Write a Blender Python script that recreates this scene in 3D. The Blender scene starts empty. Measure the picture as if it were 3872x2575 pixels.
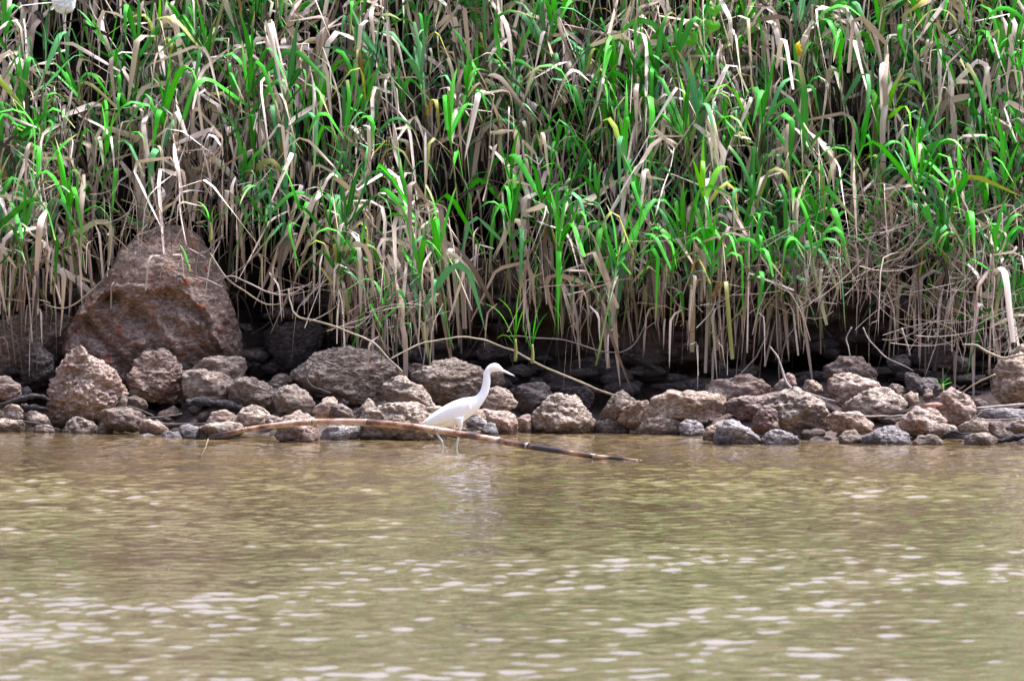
import bpy, bmesh, math, random
import numpy as np
from mathutils import Vector, Matrix

rng = np.random.default_rng(7)
random.seed(7)
scene = bpy.context.scene
col = scene.collection

# ------------------------------------------------------------------ camera, sky, sun, exposure
HFOV = math.radians(13.9)
CAM_H = 1.5
K = 2 * math.tan(HFOV / 2) / 3872.0          # tangent per photo pixel
PITCH = math.atan((1287.5 - 731) * K)        # camera looks slightly down

cam_data = bpy.data.cameras.new('camera')
cam = bpy.data.objects.new('camera', cam_data)
col.objects.link(cam)
cam.location = (0, 0, CAM_H)
cam.rotation_euler = (math.radians(90) - PITCH, 0, 0)
cam_data.sensor_width = 36
cam_data.angle = HFOV
cam_data.clip_end = 500
cam_data.dof.use_dof = True
cam_data.dof.focus_distance = 25.4
cam_data.dof.aperture_fstop = 6.3
scene.camera = cam

SUN_EL, SUN_AZ = math.radians(60), math.radians(74)   # azimuth measured from +Y towards +X
world = bpy.data.worlds.new('World')
scene.world = world
world.use_nodes = True
wn = world.node_tree.nodes
wl = world.node_tree.links
sky = wn.new('ShaderNodeTexSky')
sky.sky_type = 'NISHITA'
sky.sun_disc = False
sky.sun_elevation = SUN_EL
sky.sun_rotation = SUN_AZ
sky.air_density = 1.6
sky.dust_density = 10.0
hs = wn.new('ShaderNodeHueSaturation')
hs.inputs['Saturation'].default_value = 0.3          # overcast: the blue is veiled by cloud
bg = wn['Background']
bg.inputs['Strength'].default_value = 0.14
wl.new(sky.outputs[0], hs.inputs['Color'])
wb = wn.new('ShaderNodeMix'); wb.data_type = 'RGBA'; wb.blend_type = 'MULTIPLY'     # neutral, slightly cool cloud
wb.inputs[0].default_value = 1.0
wb.inputs[7].default_value = (0.86, 0.97, 1.38, 1)
wl.new(hs.outputs[0], wb.inputs[6])
wl.new(wb.outputs[2], bg.inputs['Color'])

sun_data = bpy.data.lights.new('sun', 'SUN')
sun_data.energy = 5.0
sun_data.angle = math.radians(14)
sun_data.color = (1.0, 0.99, 0.985)
sun = bpy.data.objects.new('sun', sun_data)
col.objects.link(sun)
sd = Vector((math.sin(SUN_AZ) * math.cos(SUN_EL), math.cos(SUN_AZ) * math.cos(SUN_EL), math.sin(SUN_EL)))
sun.rotation_euler = sd.to_track_quat('Z', 'Y').to_euler()

scene.view_settings.view_transform = 'Standard'
scene.view_settings.look = 'None'
scene.view_settings.gamma = 1.0
scene.view_settings.use_curve_mapping = False
scene.view_settings.exposure = 1.1
scene.render.engine = 'CYCLES'
cy = scene.cycles
cy.use_denoising = True
cy.max_bounces = 5
cy.diffuse_bounces = 1
cy.glossy_bounces = 3
cy.transmission_bounces = 3
cy.transparent_max_bounces = 4
cy.caustics_reflective = False
cy.caustics_refractive = False

# ------------------------------------------------------------------ helpers
FWD = np.array([0, math.cos(PITCH), -math.sin(PITCH)])
UPV = np.array([0, math.sin(PITCH), math.cos(PITCH)])

def at(px, py, Y):
    """point seen at photo pixel (px, py) lying at distance Y in front of the camera"""
    d = np.array([1.0, 0, 0]) * (px - 1936) * K + FWD - UPV * (py - 1287.5) * K
    t = Y / d[1]
    return np.array([d[0] * t, Y, CAM_H + d[2] * t])

def at_plane(px, py, a, y0):
    """point seen at pixel on the sloping plane z = a (y - y0)"""
    d = np.array([1.0, 0, 0]) * (px - 1936) * K + FWD - UPV * (py - 1287.5) * K
    t = (CAM_H + a * y0) / (a * d[1] - d[2])
    return np.array([d[0] * t, d[1] * t, CAM_H + d[2] * t])

def h3(ix, iy, iz, seed):
    n = (ix * 374761393 + iy * 668265263 + iz * 2147483647 + seed * 974711) & 0xFFFFFFFF
    n = ((n ^ (n >> 13)) * 1274126177) & 0xFFFFFFFF
    n = ((n ^ (n >> 16)) * 2246822519) & 0xFFFFFFFF
    return ((n ^ (n >> 15)) & 0xFFFFFF) / float(0xFFFFFF)

def vnoise(p, seed=0):
    p = np.asarray(p, float)
    i = np.floor(p).astype(np.int64)
    f = p - i
    f = f * f * f * (f * (f * 6 - 15) + 10)
    r = 0
    for dx in (0, 1):
        for dy in (0, 1):
            for dz in (0, 1):
                w = (f[:, 0] if dx else 1 - f[:, 0]) * (f[:, 1] if dy else 1 - f[:, 1]) * (f[:, 2] if dz else 1 - f[:, 2])
                r = r + w * h3(i[:, 0] + dx, i[:, 1] + dy, i[:, 2] + dz, seed)
    return r * 2 - 1

def fbm(p, oct=4, seed=0, gain=0.5):
    r, a = 0, 1.0
    p = np.asarray(p, float)
    for k in range(oct):
        r = r + a * vnoise(p * (2.03 ** k) + 17.3 * k, seed + k)
        a *= gain
    return r

def tag(o, label=None, cat=None, group=None, kind=None):
    if label: o['label'] = label
    if cat: o['category'] = cat
    if group: o['group'] = group
    if kind: o['kind'] = kind
    return o

def link(name, me, parent=None, loc=None):
    o = bpy.data.objects.new(name, me)
    col.objects.link(o)
    if parent is not None: o.parent = parent
    if loc is not None: o.location = loc
    return o

def mesh_np(name, verts, faces, mat=None, smooth=True, uv=None, rnd=None, tint=None):
    """faces: (n,4) or (n,3) int array"""
    verts = np.asarray(verts, np.float32)
    faces = np.asarray(faces, np.int32)
    me = bpy.data.meshes.new(name)
    n, k = faces.shape
    me.vertices.add(len(verts))
    me.vertices.foreach_set('co', verts.ravel())
    me.loops.add(n * k)
    me.loops.foreach_set('vertex_index', faces.ravel())
    me.polygons.add(n)
    me.polygons.foreach_set('loop_start', np.arange(0, n * k, k, dtype=np.int32))
    me.polygons.foreach_set('use_smooth', np.full(n, smooth))
    if uv is not None:
        l = me.uv_layers.new(name='UVMap')
        l.data.foreach_set('uv', np.asarray(uv, np.float32)[faces.ravel()].ravel())
    if tint is not None:
        a = me.attributes.new('tint', 'FLOAT_COLOR', 'POINT')
        a.data.foreach_set('color', np.asarray(tint, np.float32).ravel())
    me.update(calc_edges=True)
    me.validate()
    if mat: me.materials.append(mat)
    return me

def grid_faces(nr, nc):
    i = np.arange(nr - 1)[:, None] * nc + np.arange(nc - 1)[None, :]
    return np.stack([i, i + 1, i + nc + 1, i + nc], -1).reshape(-1, 4)

class NT:
    def __init__(s, name):
        s.m = bpy.data.materials.new(name)
        s.m.use_nodes = True
        s.t = s.m.node_tree
        s.n = s.t.nodes
        s.b = s.n['Principled BSDF']
        s.out = s.n['Material Output']
    def new(s, t, **kw):
        n = s.n.new(t)
        for k, v in kw.items(): setattr(n, k, v)
        return n
    def l(s, a, b): s.t.links.new(a, b)
    def noise(s, vec, scale, detail=4, rough=0.55):
        n = s.new('ShaderNodeTexNoise')
        n.inputs['Scale'].default_value = scale
        n.inputs['Detail'].default_value = detail
        n.inputs['Roughness'].default_value = rough
        if vec is not None: s.l(vec, n.inputs['Vector'])
        return n.outputs['Fac']
    def ramp(s, fac, stops, interp='LINEAR'):
        n = s.new('ShaderNodeValToRGB')
        e = n.color_ramp.elements
        n.color_ramp.interpolation = interp
        while len(e) < len(stops): e.new(0.5)
        for q, (p, c) in zip(e, stops):
            q.position = p
            q.color = (*c, 1) if len(c) == 3 else c
        s.l(fac, n.inputs[0])
        return n.outputs['Color']
    def mix(s, fac, a, b, mode='MIX'):
        n = s.new('ShaderNodeMix', data_type='RGBA', blend_type=mode)
        for sock, v in ((n.inputs[0], fac), (n.inputs[6], a), (n.inputs[7], b)):
            if isinstance(v, (int, float)): sock.default_value = v
            elif isinstance(v, tuple): sock.default_value = (*v, 1)
            else: s.l(v, sock)
        return n.outputs[2]
    def math(s, op, a, b=0.0):
        n = s.new('ShaderNodeMath', operation=op)
        for sock, v in ((n.inputs[0], a), (n.inputs[1], b)):
            if isinstance(v, (int, float)): sock.default_value = v
            else: s.l(v, sock)
        return n.outputs[0]
    def bump(s, h, strength, dist, normal=None):
        n = s.new('ShaderNodeBump')
        n.inputs['Strength'].default_value = strength
        n.inputs['Distance'].default_value = dist
        s.l(h, n.inputs['Height'])
        if normal is not None: s.l(normal, n.inputs['Normal'])
        return n.outputs[0]
    def objvec(s, scale=(1, 1, 1)):
        tc = s.new('ShaderNodeTexCoord')
        oi = s.new('ShaderNodeObjectInfo')
        mp = s.new('ShaderNodeMapping')
        mp.inputs['Scale'].default_value = scale
        s.l(tc.outputs['Object'], mp.inputs['Vector'])
        va = s.new('ShaderNodeVectorMath', operation='ADD')
        s.l(mp.outputs[0], va.inputs[0])
        mu = s.math('MULTIPLY', oi.outputs['Random'], 53.0)
        s.l(mu, va.inputs[1])
        return va.outputs[0], oi

# ------------------------------------------------------------------ materials
def rock_mat(name, c1, c2, c3, spots=None, spot_amt=0.62, rough=0.85, bump=1.0, wet=0.0, lit_top=0.0):
    t = NT(name)
    v, oi = t.objvec()
    vs, _ = t.objvec((1.0, 1.0, 2.2))
    big = t.noise(v, 5.0, 3)
    mid = t.noise(vs, 30, 6, 0.72)
    c = t.ramp(big, [(0.3, c2), (0.5, c1), (0.72, c3)])
    g = t.ramp(mid, [(0.28, (0.45, 0.43, 0.42)), (0.44, (0.95, 0.95, 0.95)), (0.75, (1.2, 1.2, 1.2))])
    c = t.mix(1.0, c, g, 'MULTIPLY')
    var = t.math('ADD', t.math('MULTIPLY', oi.outputs['Random'], 0.4), 0.8)
    cv = t.new('ShaderNodeCombineColor')
    for i in range(3): t.l(var, cv.inputs[i])
    c = t.mix(1.0, c, cv.outputs[0], 'MULTIPLY')
    if spots:
        sp = t.noise(v, 13, 3, 0.6)
        m = t.ramp(sp, [(spot_amt, (0, 0, 0)), (spot_amt + 0.08, (1, 1, 1))])
        c = t.mix(m, c, spots)
    if lit_top:                                             # faces that look up are paler: light from above put into the colour
        ge = t.new('ShaderNodeNewGeometry')
        sz = t.new('ShaderNodeSeparateXYZ'); t.l(ge.outputs['Normal'], sz.inputs[0])
        up = t.math('ADD', sz.outputs[2], t.math('MULTIPLY', t.math('SUBTRACT', mid, 0.5), 1.2))
        um = t.ramp(up, [(0.25, (0, 0, 0)), (0.8, (1, 1, 1))])
        c = t.mix(t.math('MULTIPLY', um, lit_top), c, (0.38, 0.30, 0.235))
    ge2 = t.new('ShaderNodeNewGeometry')                # dark tide line where the river keeps the stone wet
    sp2 = t.new('ShaderNodeSeparateXYZ'); t.l(ge2.outputs['Position'], sp2.inputs[0])
    wz = t.math('SUBTRACT', sp2.outputs[2], t.math('MULTIPLY', t.math('SUBTRACT', big, 0.35), 0.14))
    wm = t.ramp(t.math('MULTIPLY', wz, 12.0), [(0.15, (0.42, 0.40, 0.40)), (0.75, (1, 1, 1))])
    c = t.mix(1.0, c, wm, 'MULTIPLY')
    t.l(c, t.b.inputs['Base Color'])
    # pitted, crumbly relief
    vo = t.new('ShaderNodeTexVoronoi', feature='SMOOTH_F1')
    vo.inputs['Scale'].default_value = 42
    vo.inputs['Smoothness'].default_value = 0.4
    t.l(vs, vo.inputs['Vector'])
    n1 = t.noise(vs, 34, 5, 0.7)
    n2 = t.noise(vs, 110, 3, 0.6)
    pits = t.ramp(n1, [(0.36, (0, 0, 0)), (0.5, (1, 1, 1))])
    h = t.math('ADD', t.math('MULTIPLY', pits, 0.7), t.math('MULTIPLY', vo.outputs['Distance'], 0.5))
    h = t.math('ADD', h, t.math('MULTIPLY', n2, 0.35))
    t.l(t.bump(h, bump, 0.017), t.b.inputs['Normal'])
    t.b.inputs['Roughness'].default_value = rough
    t.b.inputs['Specular IOR Level'].default_value = 0.25 + wet
    return t.m

M = {}
M['pale'] = rock_mat('pale_mud_rock', (0.30, 0.22, 0.165), (0.20, 0.135, 0.098), (0.36, 0.275, 0.215), bump=1.0, lit_top=0.6)
M['pink'] = rock_mat('pink_conglomerate', (0.35, 0.235, 0.18), (0.23, 0.14, 0.10), (0.41, 0.30, 0.235), spots=(0.30, 0.07, 0.05), spot_amt=0.67, bump=1.0, lit_top=0.5)
M['orange'] = rock_mat('ochre_stained_rock', (0.32, 0.22, 0.155), (0.21, 0.135, 0.09), (0.38, 0.29, 0.22), spots=(0.34, 0.165, 0.075), spot_amt=0.60, lit_top=0.45)
M['red'] = rock_mat('rust_red_rock', (0.22, 0.135, 0.11), (0.12, 0.07, 0.06), (0.33, 0.245, 0.205), spots=(0.20, 0.05, 0.04), spot_amt=0.60, lit_top=0.35)
M['grey'] = rock_mat('blue_grey_rock', (0.27, 0.225, 0.205), (0.14, 0.115, 0.105), (0.38, 0.325, 0.30), rough=0.55, wet=0.15)
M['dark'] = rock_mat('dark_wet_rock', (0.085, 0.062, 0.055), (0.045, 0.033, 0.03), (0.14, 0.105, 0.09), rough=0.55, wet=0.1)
M['brown'] = rock_mat('brown_mud_rock', (0.19, 0.13, 0.10), (0.115, 0.075, 0.058), (0.26, 0.185, 0.15), rough=0.75, lit_top=0.3)
M['great'] = rock_mat('great_boulder_rock', (0.35, 0.24, 0.19), (0.24, 0.155, 0.12), (0.42, 0.305, 0.25), spots=(0.33, 0.09, 0.04), spot_amt=0.60, rough=0.8, lit_top=0.25)
M['wood'] = rock_mat('dark_driftwood', (0.06, 0.05, 0.052), (0.022, 0.018, 0.02), (0.15, 0.12, 0.115), rough=0.7, bump=1.0, wet=0.0)
M['greywood'] = rock_mat('grey_weathered_stick', (0.26, 0.215, 0.19), (0.14, 0.115, 0.10), (0.38, 0.33, 0.295), rough=0.7, bump=0.25)
M['cane'] = rock_mat('straw_cane', (0.29, 0.24, 0.155), (0.17, 0.135, 0.10), (0.38, 0.33, 0.24), rough=0.6, bump=0.15)
M['twigdark'] = rock_mat('dark_twig', (0.085, 0.07, 0.065), (0.04, 0.033, 0.03), (0.2, 0.17, 0.155), rough=0.6, bump=0.2)

def soil_mat(name, a, b, c):
    t = NT(name)
    tc = t.new('ShaderNodeTexCoord')
    mp = t.new('ShaderNodeMapping')
    mp.inputs['Scale'].default_value = (1, 1, 3.0)
    t.l(tc.outputs['Object'], mp.inputs['Vector'])
    v = mp.outputs[0]
    big = t.noise(v, 2.2, 5, 0.6)
    cc = t.ramp(big, [(0.3, b), (0.5, a), (0.75, c)])
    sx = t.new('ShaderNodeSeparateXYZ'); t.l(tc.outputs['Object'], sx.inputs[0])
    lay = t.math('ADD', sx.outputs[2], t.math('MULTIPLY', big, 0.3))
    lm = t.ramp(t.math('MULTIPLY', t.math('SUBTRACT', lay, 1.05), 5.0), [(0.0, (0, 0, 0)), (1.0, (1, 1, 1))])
    cc = t.mix(lm, cc, (0.009, 0.007, 0.006))          # root soil above the mud, blackened to stand for shade in grass gaps
    t.l(cc, t.b.inputs['Base Color'])
    n1 = t.noise(v, 14, 6, 0.65)
    n2 = t.noise(v, 60, 4, 0.6)
    h = t.math('ADD', n1, t.math('MULTIPLY', n2, 0.3))
    t.l(t.bump(h, 0.9, 0.05), t.b.inputs['Normal'])
    t.b.inputs['Roughness'].default_value = 0.9
    t.l(t.math('MULTIPLY', t.math('SUBTRACT', 1.0, lm), 0.25), t.b.inputs['Specular IOR Level'])
    return t.m
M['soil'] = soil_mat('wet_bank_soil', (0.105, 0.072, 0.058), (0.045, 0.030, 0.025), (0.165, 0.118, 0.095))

def leaf_mat(name, source, dry_tip):
    """source: 'object' reads the object's colour, 'attr' reads the blade's own tint"""
    t = NT(name)
    uv = t.new('ShaderNodeTexCoord')
    sep = t.new('ShaderNodeSeparateXYZ')
    t.l(uv.outputs['UV'], sep.inputs[0])
    oi = t.new('ShaderNodeObjectInfo')
    if source == 'object':
        c = oi.outputs['Color']
    else:
        a = t.new('ShaderNodeAttribute', attribute_name='tint')
        c = a.outputs['Color']
    mp = t.new('ShaderNodeMapping')
    mp.inputs['Scale'].default_value = (9, 1.6, 1)
    va = t.new('ShaderNodeVectorMath', operation='ADD')
    t.l(uv.outputs['UV'], va.inputs[0])
    t.l(t.math('MULTIPLY', oi.outputs['Random'], 37), va.inputs[1])
    t.l(va.outputs[0], mp.inputs['Vector'])
    st = t.noise(mp.outputs[0], 3.0, 3)
    g = t.ramp(st, [(0.3, (0.78, 0.78, 0.78)), (0.7, (1.18, 1.18, 1.18))])
    c = t.mix(1.0, c, g, 'MULTIPLY')
    # pale midrib
    mid = t.math('ABSOLUTE', t.math('SUBTRACT', t.math('FRACT', sep.outputs[0]), 0.5))
    rib = t.ramp(mid, [(0.02, (1, 1, 1)), (0.07, (0, 0, 0))])
    c = t.mix(t.math('MULTIPLY', rib, 0.22), c, (0.42, 0.46, 0.25) if dry_tip else (0.55, 0.46, 0.36))
    if dry_tip:
        tip = t.math('ADD', sep.outputs[1], t.math('MULTIPLY', t.math('SUBTRACT', st, 0.5), 0.5))
        r2 = t.math('FRACT', t.math('MULTIPLY', oi.outputs['Random'], 7.31))
        thr = t.math('ADD', t.math('MULTIPLY', r2, 0.5), 0.62)
        f = t.math('MULTIPLY', t.math('SUBTRACT', tip, thr), 6.0)
        n = t.new('ShaderNodeClamp'); t.l(f, n.inputs[0])
        c = t.mix(n.outputs[0], c, (0.46, 0.33, 0.17))
        geo = t.new('ShaderNodeNewGeometry')
        c = t.mix(t.math('MULTIPLY', geo.outputs['Backfacing'], 0.26), c, (0.12, 0.40, 0.09))   # paler upper face: sky sheen put into the colour
    t.l(c, t.b.inputs['Base Color'])
    t.b.inputs['Roughness'].default_value = 0.4 if dry_tip else 0.65
    t.b.inputs['Specular IOR Level'].default_value = 0.10 if dry_tip else 0.12
    t.l(t.bump(st, 0.25, 0.004), t.b.inputs['Normal'])
    tr = t.new('ShaderNodeBsdfTranslucent')
    t.l(c, tr.inputs['Color'])
    ms = t.new('ShaderNodeMixShader')
    ms.inputs[0].default_value = 0.10
    t.l(t.b.outputs[0], ms.inputs[1])
    t.l(tr.outputs[0], ms.inputs[2])
    t.l(ms.outputs[0], t.out.inputs['Surface'])
    return t.m
M['leaf'] = leaf_mat('green_blade', 'object', True)
M['dryleaf'] = leaf_mat('withered_blade', 'object', False)
M['leaf_mass'] = leaf_mat('green_blade_mass', 'attr', True)
M['dry_mass'] = leaf_mat('withered_blade_mass', 'attr', False)

def plain(name, c, rough=0.6, spec=0.4):
    t = NT(name)
    t.b.inputs['Base Color'].default_value = (*c, 1)
    t.b.inputs['Roughness'].default_value = rough
    t.b.inputs['Specular IOR Level'].default_value = spec
    return t

def water_mat():
    t = NT('muddy_river_water')
    tc = t.new('ShaderNodeTexCoord')
    mp = t.new('ShaderNodeMapping')
    mp.inputs['Scale'].default_value = (0.5, 1.0, 1.0)
    t.l(tc.outputs['Object'], mp.inputs['Vector'])
    n = t.noise(mp.outputs[0], 0.5, 3)
    c = t.ramp(n, [(0.3, (0.160, 0.106, 0.046)), (0.7, (0.190, 0.132, 0.058))])
    t.l(c, t.b.inputs['Base Color'])
    t.b.inputs['Roughness'].default_value = 0.03
    t.b.inputs['IOR'].default_value = 1.4
    t.b.inputs['Coat Weight'].default_value = 1.0          # extra reflecting layer added to strengthen the sky glints
    t.b.inputs['Coat Roughness'].default_value = 0.03
    t.b.inputs['Coat IOR'].default_value = 1.55
    r1 = t.noise(mp.outputs[0], 34, 4, 0.6)
    t.l(t.bump(r1, 0.28, 0.02), t.b.inputs['Normal'])
    return t.m
M['water'] = water_mat()

def feather_mat():
    t = NT('white_plumage')
    v, oi = t.objvec((1, 1, 3))
    n = t.noise(v, 60, 3)
    c = t.ramp(n, [(0.3, (0.82, 0.84, 0.88)), (0.6, (0.87, 0.88, 0.90))])
    t.l(c, t.b.inputs['Base Color'])
    t.l(t.bump(n, 0.2, 0.004), t.b.inputs['Normal'])
    t.b.inputs['Roughness'].default_value = 0.75
    return t.m
M['feather'] = feather_mat()
M['leg'] = plain('pale_green_leg', (0.46, 0.53, 0.45), 0.5).m
M['bill'] = plain('pale_grey_bill', (0.55, 0.60, 0.70), 0.4).m
M['billtip'] = plain('dark_bill_tip', (0.16, 0.16, 0.20), 0.4).m
M['eye'] = plain('pale_eye', (0.25, 0.27, 0.12), 0.1).m
M['pupil'] = plain('black_pupil', (0.01, 0.01, 0.01), 0.1).m
M['lore'] = plain('green_grey_lore', (0.40, 0.50, 0.45), 0.5).m

def bamboo_mat(name, shift):
    t = NT(name)
    v, oi = t.objvec((0.5, 1, 1))
    n = t.math('SUBTRACT', t.noise(v, 9, 4, 0.6), shift)
    c = t.ramp(n, [(0.37, (0.025, 0.018, 0.018)), (0.45, (0.17, 0.08, 0.045)), (0.53, (0.40, 0.25, 0.17)), (0.64, (0.52, 0.40, 0.33))])
    t.l(c, t.b.inputs['Base Color'])
    t.l(t.bump(n, 0.15, 0.004), t.b.inputs['Normal'])
    t.b.inputs['Roughness'].default_value = 0.28
    return t.m
M['bamboo'] = bamboo_mat('stained_bamboo', 0.02)
M['bamboo_dark'] = bamboo_mat('dark_stained_bamboo', 0.10)
M['node'] = plain('bamboo_node', (0.30, 0.22, 0.17), 0.45).m

# ------------------------------------------------------------------ shoreline and bank
SHORE_PX = [(-400, 1636), (0, 1634), (300, 1634), (560, 1645), (700, 1658), (1000, 1660), (1060, 1668), (1300, 1662), (1600, 1662),
            (1900, 1646), (2000, 1636), (2300, 1634), (2420, 1640), (2600, 1646), (2720, 1672), (2850, 1676), (3100, 1678),
            (3300, 1678), (3500, 1680), (3872, 1680), (4300, 1682)]
_sx = np.array([at_plane(px, py, 0.0, 0)[0] if False else at(px, py, (CAM_H / ((CAM_H - at(px, py, 1.0)[2]))))[0] for px, py in SHORE_PX])
_sy = np.array([CAM_H / (CAM_H - at(px, py, 1.0)[2]) for px, py in SHORE_PX])
def shore_y(x): return np.interp(x, _sx, _sy)
A_SLOPE = 0.40
def ground_z(o): return 0.31 * o - 0.15

def wall_y(z):
    return np.interp(z, [0.26, 0.45, 0.7, 0.95, 1.05, 1.5, 2.9, 4.2, 5.2], [27.40, 27.50, 27.55, 27.55, 27.55, 28.15, 29.3, 30.3, 31.2])

def px_of(x, y, z):
    d = np.stack([x, y, z - CAM_H], -1)
    f = d @ FWD
    return 1936 + d[..., 0] / f / K, 1287.5 - (d @ UPV) / f / K

def gauss(px, py, cx, cy, sx, sy):
    return np.exp(-(((px - cx) / sx) ** 2 + ((py - cy) / sy) ** 2))

def build_bank():
    xs = np.concatenate([np.linspace(-40, -6.2, 18), np.linspace(-6, 6, 401), np.linspace(6.2, 40, 18)])
    prof = []
    for o, z in [(-14, -0.9), (-6, -0.6), (-2.5, -0.4), (-1.0, -0.2)]: prof.append(('s', o, z))
    for o in np.linspace(-0.5, 1.0, 26): prof.append(('s', o, ground_z(o)))
    for f in np.linspace(0.15, 0.9, 8): prof.append(('m', f, 0))
    for z in np.concatenate([np.linspace(0.28, 1.5, 52), np.linspace(1.56, 5.2, 46)]): prof.append(('w', 0, z))
    prof += [('t', 34.0, 6.3), ('t', 45.0, 8.0), ('t', 70.0, 9.0)]
    V = np.zeros((len(prof), len(xs), 3))
    sy = shore_y(xs)
    for i, (k, a, z) in enumerate(prof):
        V[i, :, 0] = xs
        if k == 's': V[i, :, 1] = sy + a; V[i, :, 2] = z
        elif k == 'm':
            y0 = sy + 1.0; z0 = ground_z(1.0)
            V[i, :, 1] = y0 + (27.40 - y0) * a; V[i, :, 2] = z0 + (0.27 - z0) * a
        elif k == 'w': V[i, :, 1] = wall_y(z); V[i, :, 2] = z
        else: V[i, :, 1] = a; V[i, :, 2] = z
    fl = V.reshape(-1, 3)
    kinds = np.repeat([p[0] for p in prof], len(xs))
    w = kinds == 'w'
    g = (kinds == 's') | (kinds == 'm')
    q = fl * np.array([1.1, 1.0, 1.0])
    fl[g, 2] += 0.05 * fbm(q[g] * 3.0, 4, 5) * np.clip((fl[g, 1] - shore_y(fl[g, 0])) * 3 + 1, 0.2, 1)
    # wall: lumps, horizontal ledges and hollows washed out under the roots
    strata = fbm(np.stack([fl[:, 0] * 0.9, fl[:, 2] * 7.0, fl[:, 1] * 0], -1), 4, 21)
    lumps = fbm(fl * np.array([2.0, 0, 2.6]) + 3.1, 4, 33)
    clods = fbm(fl * np.array([9.0, 0, 13.0]) + 8.1, 3, 43)
    px, py = px_of(fl[:, 0], fl[:, 1], fl[:, 2])
    hollow = 1.0 * gauss(px, py, 1060, 1200, 230, 190) + 0.6 * gauss(px, py, 3150, 1400, 420, 42) + 0.5 * gauss(px, py, 3600, 1330, 250, 130) \
        + 0.5 * gauss(px, py, 1900, 960, 120, 120) + 0.35 * gauss(px, py, 3200, 1000, 300, 150)
    fl[w, 1] += (-0.15 * strata[w] - 0.16 * lumps[w] - 0.05 * clods[w] + hollow[w])
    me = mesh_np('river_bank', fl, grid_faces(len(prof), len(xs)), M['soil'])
    tag(link('river_bank', me), kind='structure')
build_bank()

def build_water():
    xs = np.concatenate([np.linspace(-40, -3.8, 14), np.linspace(-3.5, 3.5, 361), np.linspace(3.8, 40, 14)])
    ys = np.concatenate([np.linspace(-60, 10.5, 24), np.linspace(10.8, 27.4, 900)])
    X, Y = np.meshgrid(xs, ys)
    Z = np.zeros_like(X)
    r = np.random.default_rng(11)
    env = 0.62 + 0.75 * (fbm(np.stack([X.ravel() * 0.55, Y.ravel() * 0.42, X.ravel() * 0], -1), 3, 9).reshape(X.shape) + 0.25)
    env = np.clip(0.68 + 0.32 * env, 0.6, 1.5) * (0.95 + 0.3 * fbm(np.stack([X.ravel() * 1.6, Y.ravel() * 1.1, X.ravel() * 0 + 4], -1), 2, 19).reshape(X.shape))
    n = 130
    for i in range(n):
        lam = math.exp(r.uniform(math.log(0.06), math.log(0.21)))
        th = math.pi / 2 + r.normal(0, 0.75)
        k = 2 * math.pi / lam
        slope = 0.0165 * (lam / 0.15) ** -0.1
        ph = r.uniform(0, 2 * math.pi)
        wob = 0.35 * np.sin(X * r.uniform(0.6, 2.0) + r.uniform(0, 6)) + 0.35 * np.sin(Y * r.uniform(0.6, 2.0) + r.uniform(0, 6))
        Z += slope / k * np.sin(k * (X * math.cos(th) + Y * math.sin(th)) + ph + wob * 2)
    for i in range(14):                                   # slow swell between the ripples
        lam = r.uniform(0.5, 1.6); th = math.pi / 2 + r.normal(0, 0.35); k = 2 * math.pi / lam
        Z += 0.011 / k * np.sin(k * (X * math.cos(th) + Y * math.sin(th)) + r.uniform(0, 6.28))
    calm = np.interp(Y, [0, 10.6, 11, 14, 19, 22.5, 24.5, 27.4], [0, 0, 0.92, 1.0, 1.05, 1.1, 0.95, 0.5])
    Z *= env * calm * WAVE * np.interp(np.abs(X), [3.4, 3.6], [1, 0])
    me = mesh_np('water', np.stack([X, Y, Z], -1).reshape(-1, 3), grid_faces(len(ys), len(xs)), M['water'])
    tag(link('water', me), kind='structure')
WAVE = 0.80
build_water()

# ------------------------------------------------------------------ rocks, traced as outlines and given their own depth
ZF = 3.1357
REG = {'A': (0, 1250, ZF), 'B': (600, 1250, ZF), 'C': (1200, 1250, ZF), 'D': (1800, 1250, ZF), 'E': (2400, 1250, ZF),
       'F': (3000, 1250, 3.136), 'G': (3372, 1250, 3.136), 'H': (900, 1100, 2.358), 'Z': (0, 800, 1.651), 'P': (0, 0, 1.0)}
def P(reg, pts):
    ox, oy, s = REG[reg]
    return [(ox + x / s, oy + y / s) for x, y in pts]

_ico = {}
def ico(sub):
    if sub not in _ico:
        bm = bmesh.new()
        bmesh.ops.create_icosphere(bm, subdivisions=sub, radius=1.0)
        v = np.array([x.co[:] for x in bm.verts])
        f = np.array([[q.index for q in p.verts] for p in bm.faces])
        bm.free()
        _ico[sub] = (v, f)
    return _ico[sub]

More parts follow.
